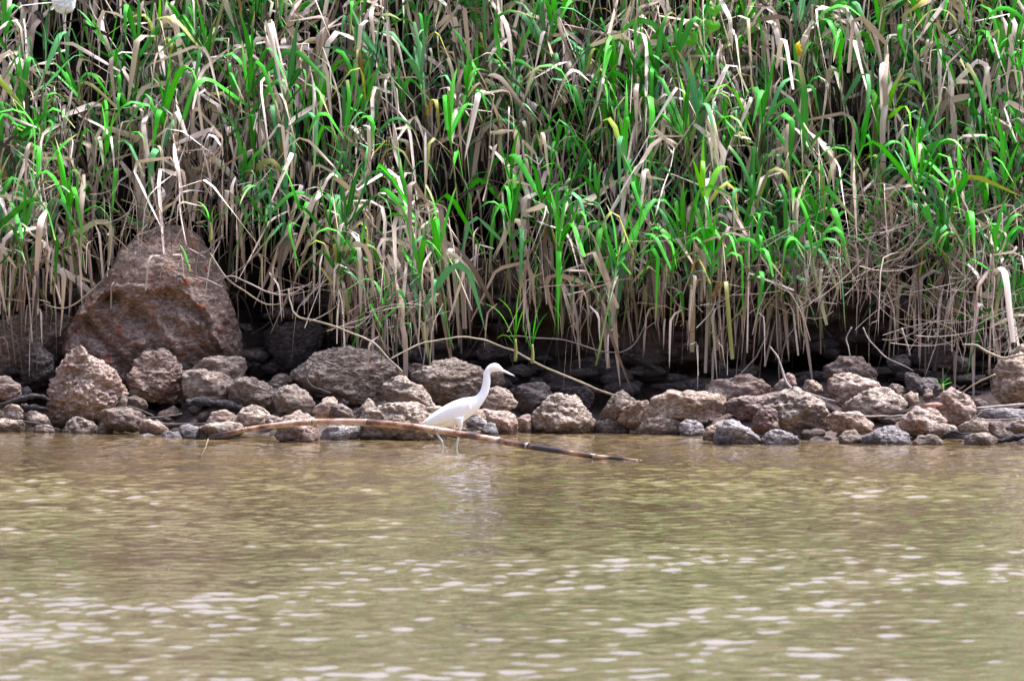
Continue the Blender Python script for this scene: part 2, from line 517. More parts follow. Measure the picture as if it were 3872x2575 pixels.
def outline_rock(pts, Y, depth, seed, sub, relief=1.0, shape=None):
    W = np.array([at(px, py, Y) for px, py in pts])
    x, z = W[:, 0], W[:, 2]
    x2, z2 = np.roll(x, -1), np.roll(z, -1)
    cr = x * z2 - x2 * z
    A = cr.sum() / 2
    cx, cz = ((x + x2) * cr).sum() / (6 * A), ((z + z2) * cr).sum() / (6 * A)
    # smooth the outline a little, then radius as a function of angle
    ths = np.linspace(-math.pi, math.pi, 181)
    R = np.zeros(181)
    for i, t in enumerate(ths):
        c, s = math.cos(t), math.sin(t)
        best = 0
        for j in range(len(pts)):
            ax, az, bx, bz = x[j] - cx, z[j] - cz, x2[j] - cx, z2[j] - cz
            den = c * (bz - az) - s * (bx - ax)
            if abs(den) < 1e-12: continue
            u = (ax * (bz - az) - az * (bx - ax)) / den
            q = (ax * s - az * c) / den
            if u > 0 and -1e-6 <= q <= 1 + 1e-6: best = max(best, u)
        R[i] = best
    R[R == 0] = R[R > 0].mean()
    Rs = R.copy()
    for _ in range(3):
        Rs[1:-1] = 0.25 * Rs[:-2] + 0.5 * Rs[1:-1] + 0.25 * Rs[2:]
        Rs[0] = Rs[-1] = 0.5 * Rs[1] + 0.5 * Rs[-2]
    rm = R.mean()
    v, f = ico(sub)
    u, d, w = v[:, 0], v[:, 1], v[:, 2]
    rho = np.sqrt(u * u + w * w)
    th = np.arctan2(w, u)
    rad = np.interp(th, ths, Rs) * rho ** 0.8
    p = np.stack([rad * np.cos(th), np.sign(d) * np.abs(d) ** 0.8 * depth, rad * np.sin(th)], -1)
    r = np.random.default_rng(seed)
    # broken faces
    for k in range(11):
        n = np.array([r.uniform(-1, 1), r.uniform(-1.2, -0.25), r.uniform(-0.7, 1.0)])
        n /= np.linalg.norm(n)
        e = p @ n
        h = e.max() * r.uniform(0.62, 0.86)
        over = np.clip(e - h, 0, None)
        p = p - n[None, :] * (over * 0.85)[:, None] * np.array([0.25, 1, 0.25])[None, :]
    s = 1.0 / max(rm, 0.03)
    nn = v
    off = r.uniform(0, 100, 3)
    d1 = fbm(p * s * 1.5 + off, 3, seed)
    d2 = fbm(p * np.array([1, 1, 1.8]) * 16 + off, 4, seed + 5, 0.55)
    pits = -np.clip(vnoise(p * np.array([1, 1, 2.0]) * 34 + off, seed + 9) - 0.25, 0, 1)
    disp = relief * (0.055 * rm * d1 + min(0.015, 0.11 * rm) * d2 + min(0.016, 0.12 * rm) * pits)
    p = p + nn * disp[:, None]
    if shape is not None: p = shape(p, cx, cz, Y, v)
    return p, f, (cx, Y, cz), rm

NROCK = [0]
def rock(reg, mat, name, label, pts, Y=None, dep=0.75, cat=None, sub=None, relief=1.0, dip=0, shape=None, back=0.0, parent=None, grow=1.09):
    q = P(reg, pts)
    if grow != 1.0:
        mx, my = np.mean([p[0] for p in q]), np.mean([p[1] for p in q])
        q = [(mx + (a - mx) * grow, my + (b - my) * grow) for a, b in q]
    NROCK[0] += 1
    seed = 100 + NROCK[0]
    low = max(p[1] for p in q)
    lx = np.mean([p[0] for p in q])
    if dip: q = [(px, py + dip if py > low - 14 else py) for px, py in q]
    ws = [at(px, py, 26.5) for px, py in q]
    wd = (max(w[0] for w in ws) - min(w[0] for w in ws)) / 2
    hd = (max(w[2] for w in ws) - min(w[2] for w in ws)) / 2
    r0 = min(wd, hd * 1.4)
    if Y is None:
        xx = at(lx, low, 26)[0]
        g = at_plane(lx, low, A_SLOPE, shore_y(xx))
        Y = g[1] + r0 * dep * 0.25 + back
    if sub is None: sub = 6 if r0 > 0.21 else (5 if r0 > 0.085 else 4)
    p, f, c, rm = outline_rock(q, Y, r0 * dep, seed, sub, relief, shape)
    me = mesh_np(name, p, f, M[mat])
    o = link(name, me, parent, c)
    if parent is None:
        tag(o, label, cat or ('boulder' if r0 > 0.17 else 'rock'), 'rocks along the water edge')
    return o

# the great boulder at the left with its broken lower face
def great_shape(p, cx, cz, Y, v):
    X = p[:, 0] + cx; Z = p[:, 2] + cz
    px, py = px_of(X, np.full_like(X, Y), Z)
    ledge = np.interp(px, [200, 300, 380, 430, 520, 620, 690, 740, 790, 830, 870], [1290, 1200, 1120, 1085, 1085, 1085, 1105, 1150, 1200, 1260, 1420])
    ledge = ledge + 26 * fbm(np.stack([X * 7, Z * 7, X * 0], -1), 3, 55)
    below = np.clip((py - ledge) / 34.0, 0, 1) * (v[:, 1] < 0.1)
    below *= np.clip((860 - px) / 30, 0, 1)
    fade = np.clip(1.25 - (py - ledge) / 420.0, 0.15, 1)
    q = np.stack([X, X * 0, Z], -1)
    rough = fbm(q * np.array([5, 1, 7]), 4, 77)
    gul = np.abs(fbm(np.stack([X * 6 + Z * 4, X * 0, Z * 2.0], -1), 3, 81))
    p = p.copy()
    p[:, 1] += below * (0.13 * fade + 0.07 * rough - 0.09 * gul)
    return p
rock('Z', 'great', 'great_boulder', 'great domed brown boulder at left with a broken rusty lower face under the hanging grass',
     [(960, 68), (850, 125), (750, 225), (715, 350), (610, 470), (510, 580), (455, 680), (400, 800), (395, 950), (560, 1080), (900, 1120), (1250, 1060),
      (1500, 965), (1560, 885), (1500, 740), (1440, 620), (1408, 470), (1385, 335), (1315, 215), (1245, 125), (1125, 72)],
     Y=27.05, dep=0.6, sub=7, shape=great_shape, relief=0.75, grow=1.0)
rock('Z', 'brown', 'mud_boulder', 'dark mud-brown boulder at the left edge below the hanging withered strands',
     [(-150, 720), (0, 690), (200, 650), (380, 640), (460, 700), (440, 830), (420, 980), (250, 1060), (0, 1080), (-150, 1000)], Y=27.15, dep=0.5)

rock('A', 'pink', 'conglomerate_boulder', 'large crumbly pinkish boulder with red flecks standing right in front of the great boulder',
     [(960, 195), (1040, 290), (1060, 330), (1180, 390), (1300, 470), (1370, 570), (1420, 690), (1470, 745), (1400, 810), (1350, 890), (1200, 970), (1080, 1060),
      (900, 1130), (600, 1130), (545, 960), (575, 860), (560, 700), (640, 590), (710, 520), (760, 400), (830, 260)], Y=26.55, dep=0.7, sub=7, relief=1.2)
rock('A', 'pink', 'conglomerate_boulder', 'pale pinkish red-flecked boulder with an orange corner, right of the larger red-flecked one',
     [(1780, 270), (1960, 250), (2050, 310), (2131, 420), (2161, 500), (2205, 640), (2225, 760), (2181, 860), (2060, 855), (1860, 830), (1700, 800), (1560, 760),
      (1540, 640), (1580, 520), (1640, 380)], Y=26.75, dep=0.75, sub=7, relief=1.1)
rock('A', 'pink', 'stone', 'pinkish lumpy stone cut by the left picture edge above the black log',
     [(-60, 560), (60, 540), (140, 580), (220, 640), (245, 720), (220, 800), (100, 830), (0, 800), (-80, 750)], Y=26.7)
rock('A', 'grey', 'stone', 'small grey stone right of the pinkish stone at the left edge', [(240, 680), (330, 660), (380, 720), (370, 790), (230, 800)], Y=26.8)
rock('A', 'dark', 'rock', 'dark grey-brown rock with a black shadowed hollow, under the mud boulder at left',
     [(350, 160), (480, 160), (540, 260), (600, 330), (640, 450), (560, 560), (440, 600), (280, 640), (250, 560), (270, 420), (330, 250)], Y=26.85)
rock('A', 'pale', 'stone', 'knobbly mud-grey stone at the left edge just below the black log',
     [(-60, 910), (60, 890), (200, 890), (270, 950), (300, 1010), (260, 1060), (100, 1100), (-60, 1080)])
rock('A', 'pale', 'stone', 'flat pale stone at the waterline in the bottom left of the stony shore',
     [(-60, 1070), (100, 1050), (250, 1060), (300, 1120), (270, 1180), (200, 1240), (-60, 1260)], dip=12)
rock('A', 'pale', 'stone', 'low mud-grey stone between the left edge stones and the large red-flecked boulder',
     [(300, 1060), (330, 970), (430, 955), (540, 1000), (600, 1080), (600, 1150), (480, 1140), (330, 1130)])
rock('A', 'pale', 'stone', 'small tan stone under the thin black stick near the left edge', [(390, 1170), (430, 1120), (520, 1110), (620, 1150), (660, 1240), (400, 1240)], dip=10)
rock('A', 'pale', 'stone', 'pale grooved stone at the waterline below the large red-flecked boulder',
     [(730, 1190), (800, 1060), (900, 1030), (1000, 1040), (1100, 1100), (1150, 1180), (1120, 1240), (740, 1240)], dip=12)
rock('A', 'brown', 'stone', 'broad brown stone right of the black gap beside the large red-flecked boulder',
     [(1180, 1080), (1230, 960), (1350, 925), (1500, 920), (1620, 930), (1710, 1000), (1710, 1080), (1640, 1170), (1420, 1180), (1250, 1150)])
rock('A', 'pink', 'stone', 'small pinkish stone with a bluish foot at the water, left of the bluish-grey water stones', [(1150, 1150), (1200, 1080), (1290, 1100), (1340, 1160), (1310, 1220), (1150, 1220)], dip=8)
rock('A', 'pink', 'stone', 'wedge-shaped pinkish stone sloping into the water left of the bamboo pole end',
     [(1640, 1140), (1690, 1050), (1780, 1060), (1920, 1110), (2000, 1180), (1980, 1240), (1640, 1240)])
rock('A', 'grey', 'stone', 'pale lavender stone half sunk in the water left of the bamboo pole end',
     [(1620, 1290), (1650, 1240), (1780, 1225), (1880, 1280), (1900, 1345), (1640, 1345)], dip=8)
rock('A', 'grey', 'stone', 'low speckled grey stone in the water touching the pale lavender stone', [(1870, 1250), (1980, 1200), (2120, 1195), (2200, 1250), (2190, 1315), (1890, 1315)], dip=8)
rock('A', 'grey', 'stone', 'low whitish stone alone in the water off the left shore', [(390, 1310), (500, 1240), (570, 1220), (720, 1250), (850, 1262), (940, 1300), (930, 1345), (400, 1345)], dip=8)
rock('A', 'pale', 'stone', 'small wedge of pale stone tucked right of the large red-flecked boulder', [(1380, 880), (1450, 760), (1510, 780), (1500, 890)], Y=26.5)
rock('A', 'brown', 'stone', 'small brown crumbly stone under the pale pinkish boulder', [(1490, 800), (1620, 770), (1740, 850), (1750, 930), (1620, 950), (1490, 900)], Y=26.55)
rock('A', 'orange', 'stone', 'orange stone in the black hollow under the pale pinkish boulder', [(1870, 980), (2060, 885), (2130, 950), (2100, 1010), (1880, 1020)], Y=26.6)

rock('B', 'pale', 'rock', 'angular pale rock with an ochre right end, leaning against the foot of the great boulder',
     [(380, 480), (520, 360), (640, 330), (820, 315), (980, 340), (1040, 430), (1020, 520), (920, 600), (700, 640), (450, 600)], Y=26.75)
rock('B', 'pale', 'rock', 'rounded mud-grey rock above the dark curved log, right of the pale pinkish boulder',
     [(290, 510), (400, 470), (560, 480), (730, 530), (850, 570), (900, 680), (880, 800), (780, 860), (560, 860), (400, 840), (340, 750), (300, 640)], Y=26.6)
rock('B', 'pale', 'rock', "smooth grey rock with a muddy right flank, above the dark curved log's right end",
     [(840, 680), (930, 580), (1020, 550), (1130, 570), (1250, 620), (1385, 700), (1395, 850), (1330, 970), (1180, 940), (1000, 890), (860, 830)], Y=26.5)
rock('B', 'pale', 'rock', 'round-topped grey stone left of the big bread-shaped boulder, with the dark root above it',
     [(1385, 800), (1430, 700), (1520, 655), (1620, 645), (1700, 700), (1790, 790), (1840, 880), (1835, 980), (1700, 1000), (1500, 970), (1385, 900)], Y=26.35)
rock('H', 'dark', 'boulder', 'dark reddish boulder inside the black hollow between the great boulder and the bread-shaped boulder',
     [(250, 350), (350, 290), (500, 275), (650, 270), (740, 330), (750, 430), (700, 580), (560, 720), (450, 760), (350, 660), (270, 520)], Y=27.3, dep=0.6)
rock('B', 'orange', 'stone', 'small orange stone at the mouth of the black hollow', [(1330, 580), (1420, 510), (1500, 510), (1590, 545), (1570, 610), (1430, 630)], Y=26.8)
rock('B', 'brown', 'stone', 'flat brown muddy stone in front of the small orange stone', [(1240, 650), (1330, 590), (1500, 610), (1560, 660), (1480, 720), (1330, 720)], Y=26.7)
rock('B', 'pink', 'stone', 'blocky pinkish stone with a pointed top under the left end of the bread-shaped boulder',
     [(1850, 900), (1950, 830), (2080, 770), (2115, 850), (2070, 930), (2030, 1010), (1900, 1020), (1845, 970)])
rock('C', 'brown', 'stone', 'small brown stone standing just above the bamboo pole below the bread-shaped boulder', [(140, 960), (200, 880), (290, 865), (380, 930), (440, 1010), (420, 1070), (170, 1060)])
rock('B', 'pale', 'stone', "pale brown stone above the bamboo pole's left part, right of the small pinkish block",
     [(950, 960), (1040, 900), (1150, 880), (1260, 930), (1320, 990), (1310, 1070), (1240, 1140), (1000, 1150), (860, 1090)])
rock('B', 'pink', 'stone', 'small pinkish block right of the blue-stained twigs, above the bamboo pole end', [(570, 1070), (640, 970), (730, 960), (900, 980), (910, 1050), (830, 1120), (700, 1150), (570, 1120)])
rock('B', 'pale', 'stone', 'low tan stone at the water directly behind the left tip of the bamboo pole', [(460, 1160), (600, 1110), (800, 1080), (960, 1110), (1030, 1170), (940, 1250), (700, 1300), (500, 1290)], dip=6)
rock('B', 'pink', 'rock', 'pointed pinkish rock crossed by the bamboo pole and standing in the water',
     [(1400, 1080), (1500, 1020), (1640, 970), (1760, 985), (1840, 1060), (1860, 1150), (1880, 1250), (1850, 1345), (1500, 1340), (1420, 1290), (1390, 1180)], dip=8)
rock('B', 'grey', 'stone', 'smooth blue-grey lump at the waterline left of the bamboo pole tip', [(250, 1150), (350, 1110), (450, 1140), (485, 1220), (475, 1300), (300, 1300)], dip=6)
rock('B', 'brown', 'stone', 'small brown stone between the pale brown stone and the pointed pinkish rock', [(1260, 1070), (1330, 1010), (1420, 1015), (1460, 1050), (1430, 1110), (1290, 1130)])

rock('C', 'pale', 'bread_boulder', 'big bread-shaped boulder with an ochre stripe, left of the heron and behind the bamboo pole',
     [(-345, 560), (-200, 430), (-80, 330), (-20, 270), (140, 240), (380, 212), (500, 245), (650, 305), (800, 370), (900, 440), (1000, 540), (1030, 620), (900, 720),
      (800, 890), (720, 915), (560, 850), (420, 860), (200, 770), (60, 750), (-120, 660), (-260, 630)], Y=26.6, dep=0.8, sub=7)
rock('C', 'pale', 'rock', 'tapering mud-grey rock leaning on the right end of the bread-shaped boulder',
     [(785, 740), (820, 620), (900, 560), (1000, 552), (1130, 615), (1250, 715), (1335, 820), (1405, 925), (1250, 935), (1000, 930), (830, 840)], Y=26.25)
rock('C', 'pale', 'boulder', 'broad rough boulder just behind the neck and back of the heron',
     [(1115, 560), (1230, 480), (1380, 400), (1530, 347), (1640, 378), (1760, 408), (1900, 440), (1995, 500), (2010, 650), (1950, 770), (1800, 850), (1600, 890),
      (1500, 870), (1330, 785), (1220, 660)], Y=26.5, dep=0.8)
rock('C', 'brown', 'stone', 'small brown stone wedged left of the boulder behind the heron', [(1040, 440), (1150, 395), (1260, 405), (1335, 430), (1240, 510), (1120, 580), (1050, 530)], Y=26.75)
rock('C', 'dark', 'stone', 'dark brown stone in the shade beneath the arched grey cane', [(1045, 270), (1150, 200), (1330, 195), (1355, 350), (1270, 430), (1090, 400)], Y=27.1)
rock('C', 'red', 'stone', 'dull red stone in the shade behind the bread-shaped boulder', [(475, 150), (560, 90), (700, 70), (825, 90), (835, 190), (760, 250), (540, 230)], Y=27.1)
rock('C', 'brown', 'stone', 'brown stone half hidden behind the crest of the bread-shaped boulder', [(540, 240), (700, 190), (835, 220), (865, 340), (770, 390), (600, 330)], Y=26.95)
rock('C', 'pale', 'rock', 'long low muddy rock at the water behind the tail of the heron',
     [(535, 1040), (600, 950), (720, 908), (960, 885), (1180, 888), (1400, 915), (1500, 945), (1570, 1060), (1570, 1210), (1450, 1325), (1100, 1325), (550, 1305), (495, 1180)], dip=10, sub=6)
rock('C', 'pale', 'stone', 'small pointed stone under the middle of the bread-shaped boulder', [(440, 980), (540, 890), (600, 805), (660, 855), (710, 920), (610, 990), (490, 1040)], Y=26.2)
rock('C', 'dark', 'stone', 'small dark stone in the gap under the bread-shaped boulder', [(245, 860), (300, 808), (370, 850), (350, 910)], Y=26.4)
rock('C', 'grey', 'stone', 'wet blue-grey stone under the bamboo pole left of the heron', [(50, 1180), (150, 1138), (350, 1128), (500, 1140), (540, 1230), (400, 1300), (50, 1310)], dip=6)
rock('C', 'orange', 'stone', 'smooth orange-brown stone right behind the breast of the heron', [(1825, 1020), (1900, 925), (1965, 940), (1995, 1040), (1900, 1085)], Y=26.0)
rock('C', 'grey', 'stone', 'small grey knobbly stone right of the front leg of the heron', [(1755, 1100), (1830, 1038), (1920, 1022), (2005, 1070), (2010, 1150), (1850, 1165)], Y=25.75)
rock('C', 'grey', 'stone', 'small blue-grey stone lying right of the grey knobbly stone beside the heron', [(1950, 1160), (2020, 1085), (2105, 1105), (2140, 1200), (2140, 1270), (2000, 1220)], Y=25.7)
rock('C', 'pale', 'stone', 'low muddy stone at the water behind the legs of the heron', [(1480, 1190), (1700, 1150), (1900, 1135), (2060, 1195), (2160, 1270), (2120, 1340), (1500, 1345)], dip=4)

rock('D', 'orange', 'stone', 'orange block directly below the bill of the heron', [(160, 520), (230, 485), (320, 505), (335, 640), (240, 700), (165, 650)], Y=26.75)
rock('D', 'pale', 'rock', 'cracked mud-grey rock right of the curve of the heron neck',
     [(85, 850), (140, 720), (220, 676), (350, 697), (420, 767), (483, 850), (463, 912), (370, 955), (250, 985), (190, 975), (80, 910)], Y=26.25)
rock('D', 'pink', 'rock', 'pinkish rock at the waterline right of the heron, below the cracked rock', [(50, 930), (200, 955), (330, 955), (425, 1000), (475, 1070), (495, 1205), (280, 1215), (205, 1110), (60, 1020)], dip=8)
rock('D', 'pink', 'stone', 'small upright pinkish stone left of the rock with the black hollow in its face', [(465, 1060), (540, 997), (640, 997), (665, 1100), (665, 1205), (510, 1205)], dip=8)
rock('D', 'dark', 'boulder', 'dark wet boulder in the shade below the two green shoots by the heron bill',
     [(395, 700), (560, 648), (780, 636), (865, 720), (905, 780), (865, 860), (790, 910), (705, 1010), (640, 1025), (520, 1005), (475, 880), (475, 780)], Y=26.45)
rock('D', 'pale', 'boulder', 'rounded rock with a dark hollow in its face, at the water in the centre right',
     [(715, 1010), (760, 900), (860, 800), (880, 768), (980, 757), (1100, 782), (1180, 787), (1233, 850), (1305, 950), (1375, 1020), (1425, 1090), (1375, 1190),
      (1150, 1250), (800, 1250), (675, 1190), (655, 1090)], dip=10)
rock('D', 'pale', 'stone', 'low flat waterline stone between the rock with the dark hollow and the yellowish rock', [(1365, 1100), (1450, 1050), (1600, 1068), (1740, 1088), (1840, 1135), (1830, 1215), (1375, 1220)], dip=6)
rock('D', 'pale', 'rock', 'pointed mud-grey rock touched by the lower tip of the yellow cane',
     [(1480, 1000), (1560, 875), (1650, 768), (1740, 722), (1833, 788), (1885, 830), (1840, 910), (1730, 1010), (1600, 1065), (1500, 1050)], Y=26.35)
rock('D', 'orange', 'rock', 'smooth yellowish-brown rock between the pointed rock and the broad ochre-edged boulder',
     [(1685, 1060), (1755, 930), (1880, 833), (2030, 848), (2040, 1000), (1930, 1090), (1870, 1175), (1755, 1115)], Y=26.28)
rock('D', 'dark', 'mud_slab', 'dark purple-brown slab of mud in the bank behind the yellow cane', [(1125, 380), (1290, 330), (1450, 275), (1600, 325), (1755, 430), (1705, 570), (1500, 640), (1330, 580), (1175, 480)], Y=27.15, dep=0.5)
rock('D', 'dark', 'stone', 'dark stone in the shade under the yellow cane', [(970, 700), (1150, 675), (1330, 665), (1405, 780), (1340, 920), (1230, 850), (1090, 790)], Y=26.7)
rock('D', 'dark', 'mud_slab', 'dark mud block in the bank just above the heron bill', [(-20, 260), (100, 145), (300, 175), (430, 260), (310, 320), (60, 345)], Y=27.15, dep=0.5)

rock('E', 'orange', 'boulder', 'broad boulder with an ochre upper edge and a red patch at its left end',
     [(55, 960), (160, 850), (300, 768), (440, 722), (560, 748), (800, 743), (1000, 768), (1045, 840), (1115, 950), (1125, 1060), (1000, 1110), (850, 1165),
      (700, 1095), (500, 1045), (330, 1035), (180, 1075), (70, 1095), (35, 1020)], Y=26.1, dep=0.7)
rock('E', 'pale', 'rock', 'smooth pale dome at the waterline below the broad ochre-edged boulder', [(15, 1195), (80, 1100), (200, 1048), (340, 1022), (450, 1038), (522, 1100), (545, 1190), (505, 1285), (25, 1285)], dip=8)
rock('E', 'grey', 'stone', 'dark speckled stone right of the smooth pale dome at the water', [(535, 1110), (620, 1057), (720, 1077), (803, 1140), (835, 1210), (785, 1275), (560, 1275), (545, 1185)], dip=6)
rock('E', 'orange', 'stone', 'low yellowish stone at the water left of the lavender-grey dome', [(815, 1240), (870, 1150), (1000, 1088), (1060, 1073), (1130, 1120), (1000, 1210), (960, 1285), (825, 1285)], dip=4)
rock('E', 'grey', 'rock', 'lavender-grey dome standing forward in the water right of the centre', [(955, 1250), (985, 1140), (1080, 1078), (1200, 1087), (1335, 1150), (1435, 1220), (1485, 1315), (1450, 1385), (1050, 1385), (955, 1330)], dip=8)
rock('E', 'pink', 'boulder', 'humped grey-pink boulder behind the broad ochre-edged boulder',
     [(875, 650), (960, 588), (1060, 577), (1160, 567), (1280, 512), (1380, 527), (1480, 607), (1605, 697), (1640, 770), (1500, 830), (1200, 860), (1040, 860), (990, 790), (875, 725)], Y=26.5)
rock('E', 'red', 'rock', 'rust-red crumbling rock shaded below the overhanging lip of a pale boulder', [(1060, 880), (1200, 808), (1500, 788), (1705, 740), (1840, 900), (1520, 1000), (1440, 1100), (1400, 1185), (1300, 1145), (1170, 1000)], Y=25.95, dep=0.6)
rock('E', 'pale', 'boulder', 'large light beige boulder right of the rust-red rock, near the water',
     [(1630, 790), (1780, 728), (1900, 717), (2030, 737), (2133, 820), (2215, 910), (2255, 1050), (2315, 1160), (2305, 1270), (2150, 1325), (1800, 1275), (1690, 1200),
      (1690, 1100), (1675, 990), (1595, 925), (1550, 860)], Y=25.75, dep=0.7)
rock('E', 'red', 'rock', 'round reddish rock tucked under the left side of the large light beige boulder', [(1390, 1130), (1415, 1010), (1490, 917), (1580, 902), (1665, 960), (1705, 1060), (1705, 1160), (1560, 1215), (1435, 1195)], Y=25.55)
rock('E', 'grey', 'rock', 'grey pitted dome at the waterline in front of the large light beige boulder', [(1525, 1285), (1580, 1217), (1700, 1182), (1820, 1197), (1905, 1260), (1960, 1335), (1910, 1400), (1550, 1400)], dip=8)
rock('E', 'grey', 'stone', 'low whitish stone awash in the water in front of the grey pitted dome', [(1750, 1425), (1860, 1368), (1990, 1368), (2095, 1433), (2085, 1490), (1775, 1490)], dip=6)
rock('E', 'red', 'stone', 'pointed reddish stone behind the curved stem, above the large light beige boulder', [(1620, 700), (1720, 600), (1810, 508), (1883, 550), (1915, 640), (1860, 760), (1710, 770)], Y=26.35)
rock('F', 'orange', 'stone', 'small orange-brown round stone right of the pointed reddish stone', [(115, 660), (150, 600), (260, 590), (340, 650), (350, 730), (220, 770), (120, 710)], Y=26.3)
rock('E', 'dark', 'stone', 'black wet stone sunk in the dark bank above the broad ochre-edged boulder', [(645, 590), (740, 565), (825, 640), (805, 740), (700, 755), (645, 690)], Y=26.85)

rock('F', 'pink', 'rock', 'pale rock with a reddish crown behind the wide layered rock in the right half', [(430, 620), (500, 530), (600, 508), (740, 537), (850, 577), (1000, 640), (1060, 710), (900, 760), (720, 800), (580, 880), (495, 840), (425, 740)], Y=26.15)
rock('F', 'pale', 'rock', 'wide layered beige rock above the long white stick in the right half',
     [(545, 930), (620, 850), (740, 787), (900, 705), (1050, 696), (1200, 717), (1305, 780), (1345, 870), (1295, 940), (1160, 975), (1050, 1025), (870, 1020), (700, 1000)], Y=25.9)
rock('F', 'pink', 'rock', 'pinkish cobble with a long crack, left end of the long white stick', [(370, 1040), (500, 997), (640, 965), (800, 985), (885, 1050), (935, 1120), (905, 1200), (800, 1240), (640, 1220), (455, 1185), (395, 1110)], Y=25.55)
rock('F', 'pale', 'stone', 'small tan stone at the water under the pinkish cobble with the crack', [(550, 1250), (620, 1188), (740, 1185), (815, 1250), (810, 1345), (550, 1345)], dip=8)
rock('F', 'grey', 'rock', 'flat-topped speckled grey-white rock at the water in the right half', [(815, 1310), (850, 1250), (960, 1207), (1060, 1157), (1180, 1147), (1250, 1187), (1335, 1220), (1395, 1290), (1350, 1385), (815, 1385)], dip=8)
rock('F', 'brown', 'rock', 'dark layered clod in the mouth of the black slot under the bank ledge', [(390, 440), (480, 368), (580, 318), (780, 305), (855, 370), (1005, 450), (1040, 500), (960, 590), (820, 570), (600, 530), (410, 560)], Y=26.55)
rock('F', 'brown', 'stone', 'brown clod behind the right end of the wide layered beige rock', [(1090, 700), (1180, 637), (1290, 657), (1350, 740), (1280, 800), (1140, 760)], Y=26.1)
rock('F', 'orange', 'stone', 'brick-coloured stone right of the wide layered beige rock', [(1310, 770), (1400, 717), (1485, 740), (1490, 840), (1400, 905), (1320, 860)], Y=25.95)
rock('G', 'pink', 'rock', 'dome of crumbly pinkish rock below the grass sprout at right',
     [(95, 1110), (140, 1030), (230, 960), (330, 925), (450, 920), (560, 985), (640, 1060), (670, 1120), (610, 1180), (470, 1240), (310, 1260), (140, 1200)], Y=25.5)
rock('G', 'pink', 'rock', 'round dark-bottomed crumbly rock right of the grass sprout at right', [(530, 870), (600, 757), (720, 687), (800, 737), (900, 777), (965, 850), (1005, 950), (965, 1050), (850, 1085), (720, 1095), (630, 1040), (550, 950)], Y=25.7)
rock('G', 'pale', 'stone', 'pinkish-beige stone at the water left of the blue-stained debris', [(450, 1210), (520, 1128), (620, 1097), (750, 1130), (775, 1210), (640, 1270), (440, 1280)], Y=25.35)
rock('G', 'pale', 'stone', 'slanting beige stone above the blue-stained debris at lower right', [(770, 1150), (900, 1080), (1080, 1037), (1155, 1080), (1210, 1150), (1190, 1235), (1000, 1220), (810, 1210)], Y=25.4)
rock('G', 'brown', 'stone', 'brown stone with a blue stain right of the slanting beige stone', [(1170, 1090), (1290, 1075), (1350, 1180), (1400, 1265), (1240, 1285), (1140, 1190)], Y=25.38)
rock('G', 'pale', 'stone', 'low tan stone at the water right of the blue-stained debris', [(870, 1300), (960, 1217), (1080, 1202), (1185, 1240), (1260, 1305), (1190, 1375), (870, 1375)], dip=8)
rock('G', 'pale', 'stone', 'low rippled stone at the water under the dome of crumbly pinkish rock', [(245, 1320), (330, 1247), (440, 1237), (570, 1250), (615, 1335), (560, 1390), (250, 1390)], dip=8)
rock('G', 'orange', 'boulder', 'tall orange boulder cut by the right picture edge',
     [(1210, 530), (1290, 415), (1400, 325), (1600, 290), (1740, 340), (1740, 810), (1570, 855), (1420, 880), (1280, 840), (1215, 730)], Y=26.1)
rock('G', 'pale', 'rock', 'pale rock on top of the tall orange boulder at the right edge', [(1410, 270), (1500, 178), (1600, 137), (1740, 150), (1740, 340), (1560, 320), (1430, 320)], Y=26.3)
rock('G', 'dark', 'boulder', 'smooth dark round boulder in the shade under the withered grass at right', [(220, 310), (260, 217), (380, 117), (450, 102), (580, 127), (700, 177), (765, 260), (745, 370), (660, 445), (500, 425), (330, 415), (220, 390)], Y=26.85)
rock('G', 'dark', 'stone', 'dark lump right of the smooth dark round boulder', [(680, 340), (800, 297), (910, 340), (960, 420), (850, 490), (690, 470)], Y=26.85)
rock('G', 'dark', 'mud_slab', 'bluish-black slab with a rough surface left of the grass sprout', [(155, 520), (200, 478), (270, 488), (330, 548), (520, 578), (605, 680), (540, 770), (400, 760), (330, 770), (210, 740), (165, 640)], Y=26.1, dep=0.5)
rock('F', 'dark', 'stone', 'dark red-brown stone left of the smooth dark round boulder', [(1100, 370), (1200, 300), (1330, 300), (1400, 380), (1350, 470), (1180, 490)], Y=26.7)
rock('G', 'pale', 'stone', 'rough stone at the right edge above the dark driftwood branch', [(1350, 1150), (1420, 1077), (1520, 1057), (1680, 1080), (1680, 1230), (1480, 1225)], Y=25.4)
rock('G', 'grey', 'mud_slab', 'layered shelf of wet muddy debris at the right edge under the grey stick', [(990, 950), (1200, 925), (1400, 925), (1680, 945), (1680, 1040), (1300, 1050), (1030, 1040)], Y=25.7)
rock('G', 'brown', 'stone', 'small brown stone right of the round dark-bottomed crumbly rock', [(930, 840), (1030, 815), (1125, 850), (1140, 900), (990, 910)], Y=25.85)
rock('G', 'pale', 'stone', 'small pale stone in the bottom right corner of the shore', [(1450, 1330), (1550, 1287), (1680, 1287), (1680, 1385), (1470, 1385)], dip=8)
rock('G', 'brown', 'stone', 'small chestnut-brown stone just below the grass sprout', [(365, 745), (400, 685), (475, 710), (495, 790), (430, 860), (365, 805)], Y=25.8)
rock('G', 'pale', 'stone', 'flat tan stone barely out of the water off the right shore', [(890, 1435), (1000, 1418), (1100, 1408), (1210, 1440), (1190, 1475), (940, 1475)], dip=4)

